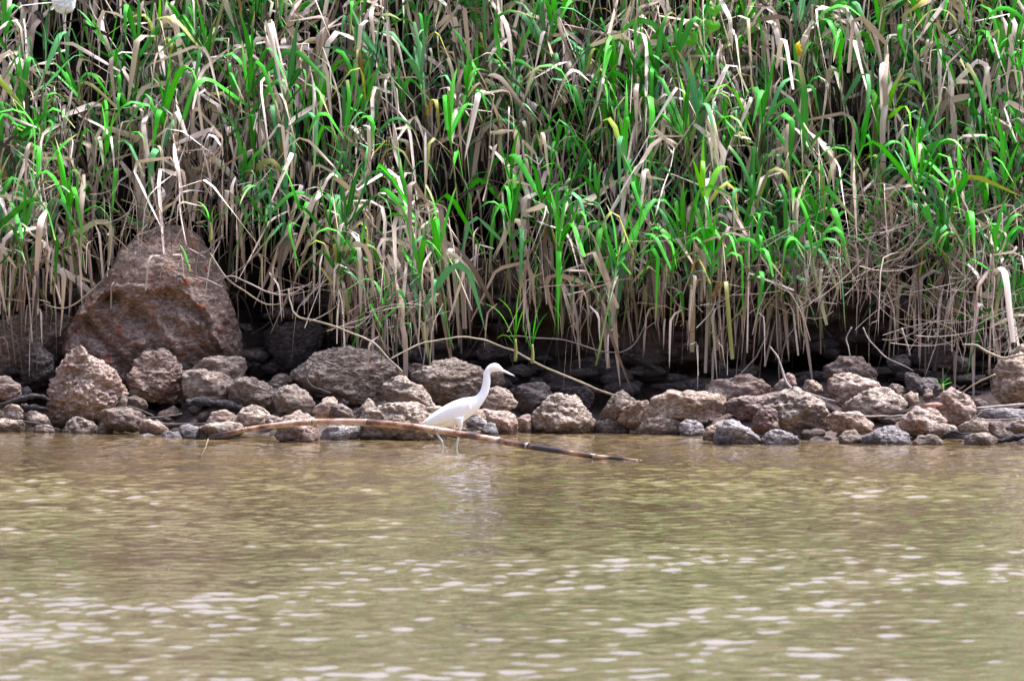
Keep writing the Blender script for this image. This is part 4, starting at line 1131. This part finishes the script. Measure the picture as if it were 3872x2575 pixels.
def build_thatch():
    r = np.random.default_rng(21)
    U = lambda a, b, n: r.uniform(a, b, n)
    chunks = []
    # upright and leaning dead stalks: (px,row) is the foot
    px, row, Y = scatter(1300, r, -150, 0.7)
    base = world_pts(px, row, Y)
    n = len(px)
    L = U(0.35, 1.1, n)
    lean = r.normal(0, 0.16, n); cross = r.uniform(0, 1, n) < 0.16
    lean[cross] = r.normal(0, 0.9, cross.sum())
    top = base + np.stack([np.sin(lean) * L, U(-0.1, 0.35, n) * L, np.cos(lean) * L], -1)
    bow = np.stack([r.normal(0, 0.05, n) * L, -np.abs(r.normal(0, 0.06, n)) * L, 0 * L], -1)
    chunks.append((stalks(base, top, bow, U(0.0028, 0.0062, n)), dry_tint(n, r) * np.array([[0.85, 0.82, 0.74]]) * U(0.08, 0.75, n)[:, None] ** 1.6, 0))  # tint scaled down: shade inside the thatch painted into the stalks
    # the web of bare canes at the right and fringes along the lower edge
    px = np.concatenate([U(1820, 2100, 150), U(-50, 420, 60), U(700, 1000, 40), U(2080, 2400, 120), U(1150, 1800, 60)])
    row = np.minimum(np.concatenate([U(430, 720, 150), U(430, 600, 60), U(620, 800, 40), U(480, 800, 120), U(500, 720, 60)]), low_row(px))
    Y = veg_y(row) - U(0.0, 0.3, len(px))
    c = world_pts(px, row, Y); n = len(px)
    ang = U(-1.5, 1.5, n); L = U(0.15, 0.5, n)
    dv = np.stack([np.sin(ang), U(-.3, .3, n), np.cos(ang)], -1) * L[:, None] * 0.5
    chunks.append((stalks(c - dv, c + dv, r.normal(0, 0.03, (n, 3)), U(0.002, 0.0042, n)), dry_tint(n, r) * 0.85, 0))
    # withered blades hanging down
    px, row, Y = scatter(2500, r, -180, 0.6)
    L = U(0.25, 0.85, len(px))
    hang = L * 0.75 / (27 * K * S2)
    row = np.minimum(row, low_row(px) + r.normal(0, 22, len(px)) - hang)
    Y = veg_y(row + hang * .5) + U(0, 1, len(px)) ** 1.3 * 0.65
    n = len(px)
    base = world_pts(px, row, Y)
    chunks.append((blades(base, U(0, 2 * math.pi, n), U(-1.3, 0.7, n), U(-1.57, -1.4, n), L, 0.008 + 0.040 * U(0, 1, n) ** 1.5, U(0.0, 0.35, n), U(0.12, 0.4, n),
                          U(-1.5, 1.5, n), r.normal(0, 0.9, n), (U(0, 1, n) < 0.25) * 1.0, 7, r.normal(0, .5, n)), dry_tint(n, r) * np.where(U(0, 1, n) < 0.36, 1.0, U(0.06, 0.36, n))[:, None], 0))  # most blades darkened, painting in the shade between the bright ones
    # fine crumpled litter
    px, row, Y = scatter(650, r, -150, 0.5)
    n = len(px); base = world_pts(px, row, Y)
    chunks.append((blades(base, U(0, 2 * math.pi, n), U(-1.2, 1.2, n), U(-1.5, 0.6, n), U(0.06, 0.22, n), U(0.004, 0.014, n), U(0.0, 0.5, n), U(0.2, 0.6, n),
                          U(-1.5, 1.5, n), r.normal(0, 1.5, n), (U(0, 1, n) < 0.4) * 1.0, 5, r.normal(0, 1, n)), dry_tint(n, r) * U(0.12, 0.7, n)[:, None], 0))  # litter tint darkened too, as painted shade
    # thin strands dangling below the lower edge
    n = 520
    px = U(-100, 2460, n); row = low_row(px) + r.normal(-100, 50, n)
    Y = veg_y(row) + U(-0.1, .5, n); base = world_pts(px, row, Y)
    chunks.append((blades(base, U(0, 6.28, n), U(-1.2, 0.3, n), U(-1.57, -1.4, n), U(0.2, 0.5, n), U(0.005, 0.02, n), U(0, .2, n), U(.1, .3, n), U(-1.5, 1.5, n), r.normal(0, .8, n),
                          (U(0, 1, n) < 0.3) * 1.0, 7, r.normal(0, .4, n)), dry_tint(n, r), 0))
    # fine roots washed out of the bank
    n = 260
    x = U(-3.6, 3.6, n); z = U(0.7, 1.15, n)
    top = np.stack([x, wall_y(z) - U(0.0, .2, n), z], -1)
    low_ = top + np.stack([r.normal(0, .14, n), -U(0.05, .35, n), -U(.12, .5, n)], -1)
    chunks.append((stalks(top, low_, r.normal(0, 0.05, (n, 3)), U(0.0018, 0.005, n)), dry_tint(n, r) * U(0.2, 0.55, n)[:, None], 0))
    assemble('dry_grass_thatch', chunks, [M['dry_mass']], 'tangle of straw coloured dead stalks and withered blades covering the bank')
    # green undergrowth, tints darkened to stand for shade inside the thicket
    chunks = []
    px, row, Y = scatter(1250, r, -200, 0.6)
    row = np.minimum(row, low_row(px) - 60)
    Y = veg_y(row) + U(0.05, .65, len(px))
    n = len(px); base = world_pts(px, row, Y)
    chunks.append((blades(base, U(0, 2 * math.pi, n), U(0.2, 1.45, n), U(-1.55, 0.2, n), U(0.25, 0.7, n), U(0.014, 0.045, n), U(0.1, 0.6, n), U(0.15, 0.5, n),
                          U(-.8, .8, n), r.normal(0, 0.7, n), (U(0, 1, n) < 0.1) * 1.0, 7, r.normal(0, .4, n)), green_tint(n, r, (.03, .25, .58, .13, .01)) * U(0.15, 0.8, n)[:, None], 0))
    assemble('green_grass_undergrowth', chunks, [M['leaf_mass']], 'mass of green grass blades darkened like shade deep inside the bank thicket')
    # the thicket goes on up the bank and to both sides, out of the photograph
    chunks = []
    for cnt, kind in ((2600, 0), (2600, 1)):
        x = U(-9, 9, cnt); z = U(0.8, 5.2, cnt)
        inside = (np.abs(x) < 4.0) & (z < 3.0)
        x, z = x[~inside], z[~inside]; n = len(x)
        y = np.interp(z, [0.5, 2.9, 5.2], [26.6, 28.0, 30.2]) + U(0, .7, n)
        base = np.stack([x, y, z], -1)
        chunks.append((blades(base, U(0, 6.28, n), U(-0.2, 1.4, n), U(-1.5, -0.3, n), U(0.35, 0.8, n), U(0.03, 0.06, n), U(0.05, 0.5, n), U(0.15, 0.5, n),
                              U(-1, 1, n), r.normal(0, 0.7, n), np.zeros(n), 6, r.normal(0, .4, n)), green_tint(n, r, (.12, .36, .3, .2, .02)) if kind else dry_tint(n, r), kind))
    assemble('upper_bank_grass', chunks, [M['dry_mass'], M['leaf_mass']], 'grass continuing up the slope and along the bank on either side')
build_thatch()

# ---- individual cane plants with stem and leaves
def make_stem(H, r, rad=0.006, bend=0.06):
    b1, b2 = r.normal(0, bend, 2)
    path = catmull([(0, 0, 0), (b1 * .4, b2 * .4, H * .4), (b1 * .9, b2 * .9, H * .75), (b1, b2, H)], 3)
    V, F = tube_geo(path, [rad * 1.2, rad, rad * .8], 6)
    return path, V, F
def leaf_mesh(p, az, e0, e1, L, W, t0, kw, tw0, tw1, blunt, drift, mat, segs=10):
    a = lambda v: np.array([v], float)
    V, F, uv = blades(np.array([p]), a(az), a(e0), a(e1), a(L), a(W), a(t0), a(kw), a(tw0), a(tw1), a(blunt), segs, a(drift))
    return mesh_np('leaf', V.reshape(-1, 3), F, M[mat], True, uv.reshape(-1, 2))

def green_proto(seed, nl=8, H=0.75, short=False):
    r = np.random.default_rng(seed)
    path, V, F = make_stem(H, r)
    parts = [('stem', mesh_np('stem', V, F, M['leaf']), None)]
    az0 = r.normal(0, 0.6) + (math.pi if r.uniform() < .5 else 0)
    for k in range(nl):
        f = k / (nl - 1)                                     # 0 lowest, 1 top
        p = path[int(round((0.50 + 0.50 * f) * (len(path) - 1)))]
        az = az0 + k * math.pi + r.normal(0, 0.55)
        if f > 0.8:
            e0, e1 = r.uniform(1.25, 1.52), r.uniform(0.75, 1.35); L, t0, kw = r.uniform(0.3, 0.5), 0.3, 0.8
        elif f > 0.35:
            e0, e1 = r.uniform(0.75, 1.3), r.uniform(-1.55, -0.7); L, t0, kw = r.uniform(0.5, 0.85), r.uniform(.2, .45), r.uniform(.2, .5)
        else:
            e0, e1 = r.uniform(0.6, 1.15), r.uniform(-1.57, -1.35); L, t0, kw = r.uniform(0.5, 0.95), r.uniform(.12, .35), r.uniform(.12, .3)
        W = r.uniform(0.028, 0.056)
        parts.append(('leaf', leaf_mesh(p, az, e0, e1, L, W, t0, kw, r.normal(0, .5), r.normal(0, .8), 1.0 if r.uniform() < .1 else 0.0, r.normal(0, .4), 'leaf'), f))
    return parts, path[-1]
def dry_proto(seed):
    r = np.random.default_rng(seed)
    H = r.uniform(0.6, 0.9)
    path, V, F = make_stem(H, r, 0.005, 0.12)
    parts = [('stalk', mesh_np('stalk', V, F, M['dryleaf']), None)]
    nl = int(r.integers(4, 7))
    for k in range(nl):
        f = k / (nl - 1)
        p = path[int(round((0.35 + 0.65 * f) * (len(path) - 1)))]
        parts.append(('leaf', leaf_mesh(p, r.uniform(0, 6.28), r.uniform(-0.9, 0.9), r.uniform(-1.57, -1.42), r.uniform(0.4, 1.0), r.uniform(0.020, 0.054),
                                        r.uniform(0.05, 0.35), r.uniform(.1, .3), r.normal(0, .7), r.normal(0, .8), 1.0 if r.uniform() < .3 else 0.0, r.normal(0, .5), 'dryleaf'), f))
    return parts, path[-1]

def plant(kind, parts, crown_local, crown, scale, rz, lean, tint, r, name, label, cat, group):
    root = bpy.data.objects.new(name, None); col.objects.link(root)
    rot = Matrix.Rotation(rz, 3, 'Z')
    rot = Matrix.Rotation(lean[0], 3, 'Y') @ Matrix.Rotation(lean[1], 3, 'X') @ rot
    root.rotation_euler = rot.to_euler()
    root.scale = (scale,) * 3
    root.location = Vector(crown) - (rot @ Vector(crown_local)) * scale
    root.empty_display_size = 0.05
    tag(root, label, cat, group)
    for nm, me, f in parts:
        o = bpy.data.objects.new(nm, me); col.objects.link(o); o.parent = root
        if kind == 'green':
            c = np.array(GREEN[tint]) * r.uniform(0.8, 1.22, 3)
            if f is None: c = np.array((0.16, 0.22, 0.07)) * r.uniform(.8, 1.2)
            elif f < 0.4 and r.uniform() < 0.3: c = np.array(GREEN['blue']) * r.uniform(.9, 1.4)
            elif f < 0.75 and r.uniform() < 0.09: c = np.array([(0.34, 0.36, 0.03), (0.42, 0.30, 0.05), (0.30, 0.20, 0.07)][int(r.integers(3))])
            elif f < 0.3 and r.uniform() < 0.3: c = DRY[int(r.integers(0, 3))]
        else:
            c = DRY[int(r.choice(6, p=[.42, .27, .12, .05, .11, .03]))] * r.uniform(.95, 1.25)
        o.color = (*[float(x) for x in c], 1)
    return root

NUM = ['zero', 'one', 'two', 'three', 'four', 'five', 'six', 'seven', 'eight', 'nine', 'ten']
def thicket_place(x, y):
    col_ = next((s for lim, s in ((130, 'at the left edge'), (250, 'left above the great boulder'), (400, 'straight above the great boulder'), (560, 'right above the great boulder'), (660, 'left above the black hollow'),
                (760, 'right above the black hollow'), (880, 'left above the bread-shaped boulder'), (1000, 'right above the bread-shaped boulder'), (1150, 'above the heron'), (1300, 'left above the yellow cane'),
                (1450, 'right above the yellow cane'), (1580, 'left above the ochre-edged boulder'), (1700, 'right above the ochre-edged boulder'), (1900, 'above the large light beige boulder'),
                (2060, 'above the wide layered rock'), (2240, 'above the grass sprout')) if x < lim), 'at the right edge')
    row_ = 'top edge' if y < 0 else 'uppermost thicket' if y < 120 else 'upper thicket' if y < 250 else 'middle thicket' if y < 390 else 'lower thicket' if y < 520 else 'hanging fringe'
    return row_ + ' ' + col_
def lean_word(a): return 'left-leaning' if a < -0.12 else 'right-leaning' if a > 0.12 else 'upright'
GP = [green_proto(300 + i, 6 + i % 4) for i in range(18)]
DP = [dry_proto(400 + i) for i in range(14)]
r = np.random.default_rng(77)
GG = 'cane grass shoots on the bank'
NAMED = [
 (95, 395, 1.0, 'bright', 'bright green shoot with broad folded leaves at the left edge, halfway up the thicket'),
 (150, 440, .85, 'bright', 'bright green shoot just right of the broad folded one at the left edge'),
 (50, 210, .9, 'mid', 'green shoot at the left edge below the dark hollow in the top left corner'),
 (245, 340, .8, 'bright', 'narrow bright shoot standing left above the great boulder'),
 (105, 150, .9, 'blue', 'blue-green shoot beside the pale speckled stone in the top left corner'),
 (320, 90, 1.0, 'mid', 'green shoot at the top edge above the great boulder, its leaves arching left'),
 (475, 110, 1.0, 'mid', 'green shoot with a long drooping pale leaf high above the great boulder'),
 (580, 160, 1.0, 'mid', 'green shoot right of the one with the long drooping pale leaf'),
 (665, 190, .95, 'dark', 'dark green upright tuft high above the black hollow'),
 (800, 290, .85, 'bright', 'green shoot with a yellow leaf beside it, high above the bread-shaped boulder'),
 (845, 220, .8, 'mid', 'green shoot at the upper left of the picture centre, left of the small arching fan'),
 (1035, 280, .8, 'bright', 'small fan of arching green leaves high above the heron'),
 (945, 470, .95, 'bright', 'upright bright shoot left of the black gap in the thicket'),
 (960, 600, 1.05, 'bright', 'big bright fan of leaves left below the black gap, overhanging the bread-shaped boulder'),
 (885, 690, .7, 'mid', 'small green shoot at the lower fringe above the bread-shaped boulder'),
 (800, 500, .95, 'dark', 'dark blue-green shoot above the right side of the black hollow'),
 (1415, 170, 1.15, 'bright', 'largest bright green fan at the top of the picture, right of the centre'),
 (1490, 200, 1.0, 'mid', 'green shoot just right of the largest bright fan at the top'),
 (1345, 250, .95, 'mid', 'green shoot below and left of the largest bright fan'),
 (1435, 330, 1.0, 'bright', 'green shoot directly below the largest bright fan'),
 (1560, 110, .9, 'mid', 'green shoot at the top left of the heart-leaved vine'),
 (1575, 280, .9, 'mid', 'green shoot between the largest bright fan and the lime green shoot'),
 (1585, 300, 1.15, 'lime', 'lime green shoot with a wide pale leaf hanging down, below the heart-leaved vine'),
 (1620, 430, .9, 'lime', 'lime green shoot with a long curved leaf, lowest of the two lime ones'),
 (1245, 440, 1.0, 'mid', 'green fan in the middle of the thicket right of the black gap'),
 (1760, 250, 1.0, 'mid', 'green shoot with long narrow leaves just below the yellow leaf'),
 (1850, 340, 1.1, 'mid', 'green shoot with long leaves bending to the right, right of the lime green shoots'),
 (1735, 440, .95, 'dark', 'dark green tuft right of the lime green shoots'),
 (1905, 480, 1.0, 'mid', 'slanting green shoot above the web of bare canes'),
 (2110, 400, .95, 'bright', 'bright fan of leaves right above the web of bare canes'),
 (2210, 410, .9, 'bright', 'green shoot between the two bright fans at the right'),
 (2310, 410, 1.05, 'bright', 'bright fan of leaves at the right edge, halfway up the thicket'),
 (2230, 70, 1.0, 'bright', 'bushy bright shoot in the top right corner'),
 (2320, 110, 1.0, 'bright', 'bright shoot touching the right edge near the top'),
 (1935, 130, .85, 'bright', 'green shoot right of the yellow leaf'),
]
LOWER = [
 (760, 520, .8, 'mid', 'green shoot drooping over the right side of the black hollow'),
 (830, 590, .75, 'bright', 'small bright shoot hanging low above the bread-shaped boulder'),
 (1010, 560, .9, 'bright', 'bright shoot bending right beside the black gap, above the heron back'),
 (1180, 500, .8, 'mid', 'green shoot straight above the heron head, low in the thicket'),
 (1285, 540, .85, 'bright', 'bright drooping shoot above the middle of the yellow cane'),
 (1370, 600, .8, 'mid', 'green shoot hanging low above the lower end of the yellow cane'),
 (1465, 560, .8, 'bright', 'bright low shoot above the pointed rock touched by the yellow cane'),
 (1550, 610, .75, 'mid', 'green shoot hanging low above the left end of the ochre-edged boulder'),
 (1640, 580, .8, 'bright', 'bright low shoot above the middle of the ochre-edged boulder'),
 (1740, 560, .75, 'mid', 'green shoot hanging low above the rust-red rock'),
 (1870, 560, .85, 'bright', 'bright low shoot above the large light beige boulder'),
 (2170, 540, .75, 'mid', 'green low shoot above the grass sprout among the stones'),
 (2290, 560, .75, 'bright', 'bright low shoot near the right edge above the tall orange boulder'),
 (60, 520, .8, 'mid', 'green low shoot at the left edge above the dark mud boulder'),
 (170, 480, .8, 'bright', 'bright low shoot at the left shoulder of the great boulder'),
 (620, 470, .75, 'mid', 'green low shoot over the left side of the black hollow'),
]
NAMED += LOWER
taken = []
for i, (x, y, s, tint, lab) in enumerate(NAMED):
    taken.append((x, y))
    parts, cl = GP[i % len(GP)]
    c = at(x * S2, y * S2, veg_y(y) - r.uniform(0.15, 0.35))      # in front of the thatch
    plant('green', parts, cl, c, s * 1.0, r.normal(0, 0.5), (r.normal(0, .14), r.normal(0.18, .12)), tint, r, 'cane_grass', lab, 'grass plant', GG)
n = 0
while n < 215:
    x, y = r.uniform(-60, 2420), r.uniform(-170, 700)
    if y > low_row(x) - 150 or (230 < x < 560 and y > 300) or not keep(np.array([x]), np.array([y]), r)[0]: continue
    if n > 60 and any((x - a) ** 2 + (y - b) ** 2 < 36 ** 2 for a, b in taken): continue
    if r.uniform() < (y / 700) * 0.7: continue
    taken.append((x, y)); n += 1
    parts, cl = GP[int(r.integers(len(GP)))]
    tint = GK[r.choice(5, p=[.34, .34, .16, .14, .02])]
    c = at(x * S2, y * S2, veg_y(y) + r.uniform(-0.25, 0.15))
    ln = (r.normal(0, .3), r.normal(0.3, .25)); sc = r.uniform(.5, 1.05)
    plant('green', parts, cl, c, sc, r.uniform(0, 6.28), ln, tint, r, 'cane_grass',
          '%s %s %s shoot with %s leaves, %s' % ('tall' if sc > .85 else 'short' if sc < .65 else 'middling', lean_word(ln[0]), {'bright': 'bright green', 'mid': 'green', 'dark': 'dark green', 'blue': 'grey-green', 'lime': 'lime green'}[tint],
                                              NUM[len(parts) - 1], thicket_place(x, y)), 'grass plant', GG)
n = 0
while n < 295:
    x, y = r.uniform(-60, 2420), r.uniform(-120, 720)
    if y > low_row(x) - 205 + r.normal(0, 35) or not keep(np.array([x]), np.array([y]), r)[0]: continue
    n += 1
    parts, cl = DP[int(r.integers(len(DP)))]
    c = at(x * S2, y * S2, veg_y(y) + r.uniform(-0.30, 0.15))
    ln = (r.normal(0, .25), r.normal(0.1, .25)); sc = r.uniform(.65, 1.05)
    plant('dry', parts, cl, c, sc, r.uniform(0, 6.28), ln, None, r, 'dead_cane',
          '%s %s dead cane with %s withered leaves, %s' % ('long' if sc > .92 else 'short' if sc < .78 else 'middling', lean_word(ln[0]), NUM[len(parts) - 1], thicket_place(x, y)),
          'grass plant', 'dead canes on the bank')

# small single plants
def sprout(px, py, Y, s, tint, label, leaves, name='grass_sprout', H=0.12):
    root = link(name, None, None, tuple(at(px, py, Y)))
    tag(root, label, 'grass plant', 'small sprouts near the rocks')
    rr = np.random.default_rng(int(px))
    V, F = tube_geo(catmull([(0, 0, 0), (0.004, 0, H * .5), (0, 0, H)], 3), [.006 * s * 2, .004 * s * 2], 6)
    o = link('stem', mesh_np('stem', V, F, M['leaf']), root); o.color = (.25, .26, .08, 1)
    for az, e0, e1, L, W, z in leaves:
        o = link('leaf', leaf_mesh((0, 0, H * z), az, e0, e1, L, W, .25, .7, rr.normal(0, .3), rr.normal(0, .3), 0., 0., 'leaf'), root)
        o.color = (*[float(v) for v in np.array(GREEN[tint]) * rr.uniform(.85, 1.15)], 1)
PI = math.pi
sprout(1948, 1366, 26.35, 1, 'lime', 'left of the two fresh green shoots above the heron bill', [(PI, 1.45, .6, .30, .035, 1), (PI + .3, 1.1, .25, .36, .022, .9), (0.1, 1.35, 1.1, .22, .03, 1), (PI - .3, .9, -.9, .16, .028, .7), (.2, 1.52, 1.4, .36, .034, 1)], H=0.14)
sprout(2012, 1374, 26.33, 1, 'bright', 'right of the two fresh green shoots above the heron bill', [(0, 1.45, 1.2, .30, .026, 1), (.1, 1.3, .8, .24, .024, .9), (PI, 1.45, 1.2, .22, .022, 1), (PI + .2, 1.2, 1.4, .20, .016, .6)], H=0.12)
sprout(712, 1030, 26.55, 1, 'mid', 'single slim sprout growing on the dome of the great boulder', [(PI, 1.3, .9, .14, .024, 1), (PI - .5, 1.0, .2, .10, .014, .8), (0, 1.4, 1.2, .05, .012, .6)], H=0.05)
sprout(795, 915, 26.5, 1, 'bright', 'small spreading shoot just right of the top of the great boulder', [(PI, 1.0, -.2, .16, .026, 1), (PI - .3, 1.3, .3, .18, .024, 1), (0, 1.0, -.5, .15, .028, .9), (.3, 1.4, 1.1, .12, .02, 1), (PI, .6, -.2, .12, .02, .7)], H=0.12)
sprout(3562, 1472, 25.55, 1, 'bright', 'grass sprout among the stones at the right', [(0, 1.2, .9, .13, .012, 1), (.3, .9, .3, .07, .01, .8), (PI, .8, -.2, .10, .01, .6), (0, .5, .1, .07, .01, .6), (PI - .4, 1.3, 1, .06, .008, .8)], H=0.03)
sprout(2440, 1160, 26.9, 1, 'dark', 'dark green tuft hanging low over the mud bank in the right half', [(0, 1.4, -1.5, .26, .03, 1), (.2, .6, .3, .13, .014, .6), (PI, 1.2, -1.4, .18, .028, .9)], H=0.14)

# heart-leaved vine, the yellow leaf, the pale stone at the top left
def heart_mesh(s):
    pts = []
    for k in range(28):
        t = 2 * math.pi * k / 28
        x = 16 * math.sin(t) ** 3; y = 13 * math.cos(t) - 5 * math.cos(2 * t) - 2 * math.cos(3 * t) - math.cos(4 * t)
        pts.append((x / 17 * s, 0, y / 17 * s))
    V = [(0, -0.012, 0)]
    F = []
    for q, dpt in ((0.55, -0.006), (1.0, 0.004)):
        for p in pts: V.append((p[0] * q, dpt - 0.006 * abs(p[0]) / s, p[2] * q))
    for k in range(28):
        k2 = (k + 1) % 28
        F.append((0, 1 + k, 1 + k2)); F.append((1 + k, 29 + k, 29 + k2)); F.append((1 + k, 29 + k2, 1 + k2))
    uv = np.array([(0.25 + v[0] * 0.01, 0.3) for v in V])
    return mesh_np('leaf', np.array(V), np.array(F), M['leaf'], True, uv)
hm = heart_mesh(0.058)
vy = veg_y(60) - 0.3
vr = link('heart_leaved_vine', None, None, tuple(at(2720, 190, vy)))
tag(vr, 'thin vine with three bright heart-shaped leaves near the top, right of the centre', 'vine')
vo = np.array(vr.location)
vp = catmull([at(2725, -60, vy + .05), at(2712, 40, vy + .02), at(2690, 100, vy + .02), at(2650, 150, vy + .02), at(2600, 190, vy + .04)], 5)
V, F = tube_geo(vp, [.004, .003], 6)
o = link('vine_stem', mesh_np('vine_stem', V - vo, F, M['leaf']), vr); o.color = (.16, .26, .06, 1)
for px, py, rt, s in ((2702, 42, 2.9, .85), (2692, 102, 3.4, 1.0), (2620, 152, 2.2, 1.0)):
    o = link('leaf', hm, vr, Vector(at(px, py, vy - .01)) - Vector(vo)); o.rotation_euler = (0.25, rt - PI, 0.2); o.scale = (s, s, s); o.color = (.12, .45, .02, 1)
def scrap(name, px, py, Y, pts, color, label, cat, mat='leaf'):
    V = [(0, -0.008, 0)] + [(x, 0.006 * math.sin(3 * k), z) for k, (x, z) in enumerate(pts)]
    F = [(0, 1 + k, 1 + (k + 1) % len(pts)) for k in range(len(pts))]
    me = mesh_np(name, np.array(V), np.array(F), M[mat], True, np.array([(0.25, 0.3)] * len(V)))
    o = link(name, me, None, tuple(at(px, py, Y)))
    o.color = (*color, 1)
    sf = o.modifiers.new('thickness', 'SOLIDIFY'); sf.thickness = 0.002
    return tag(o, label, cat)
scrap('yellow_leaf', 3018, 182, veg_y(110) - .25, [(-.03, -.04), (-.01, -.052), (.015, -.045), (.028, -.015), (.012, .0), (.024, .02), (.008, .026), (.012, .045), (-.012, .03), (-.03, .01)], (.75, .52, .02),
      'ragged yellow leaf caught in the grass near the top right', 'leaf', 'dryleaf')
scrap('yellow_leaf', 1398, 350, veg_y(213) - .2, [(-.012, -.05), (.008, -.04), (.018, .0), (.012, .045), (-.006, .04), (-.014, .0)], (.62, .40, .03), 'narrow yellowed leaf in the grass high above the bread-shaped boulder', 'leaf', 'dryleaf')
scrap('pink_leaf', 3520, 1530, 25.45, [(-.07, -.006), (-.03, -.018), (.05, -.012), (.075, .004), (.04, .016), (-.02, .008)], (.50, .27, .22), 'fallen pinkish leaf lying below the round crumbly rock at the right', 'leaf', 'dryleaf')
M['whitish'] = rock_mat('whitish_speckled_stone', (0.72, 0.72, 0.74), (0.5, 0.5, 0.52), (0.8, 0.8, 0.82), bump=0.5)
rock('P', 'whitish', 'pale_stone', 'whitish speckled round lump showing among dead stems in the top left corner', [(196, -60), (280, -60), (282, 20), (272, 42), (245, 52), (215, 44), (200, 10)], Y=27.75, cat='stone', sub=5, relief=.6)
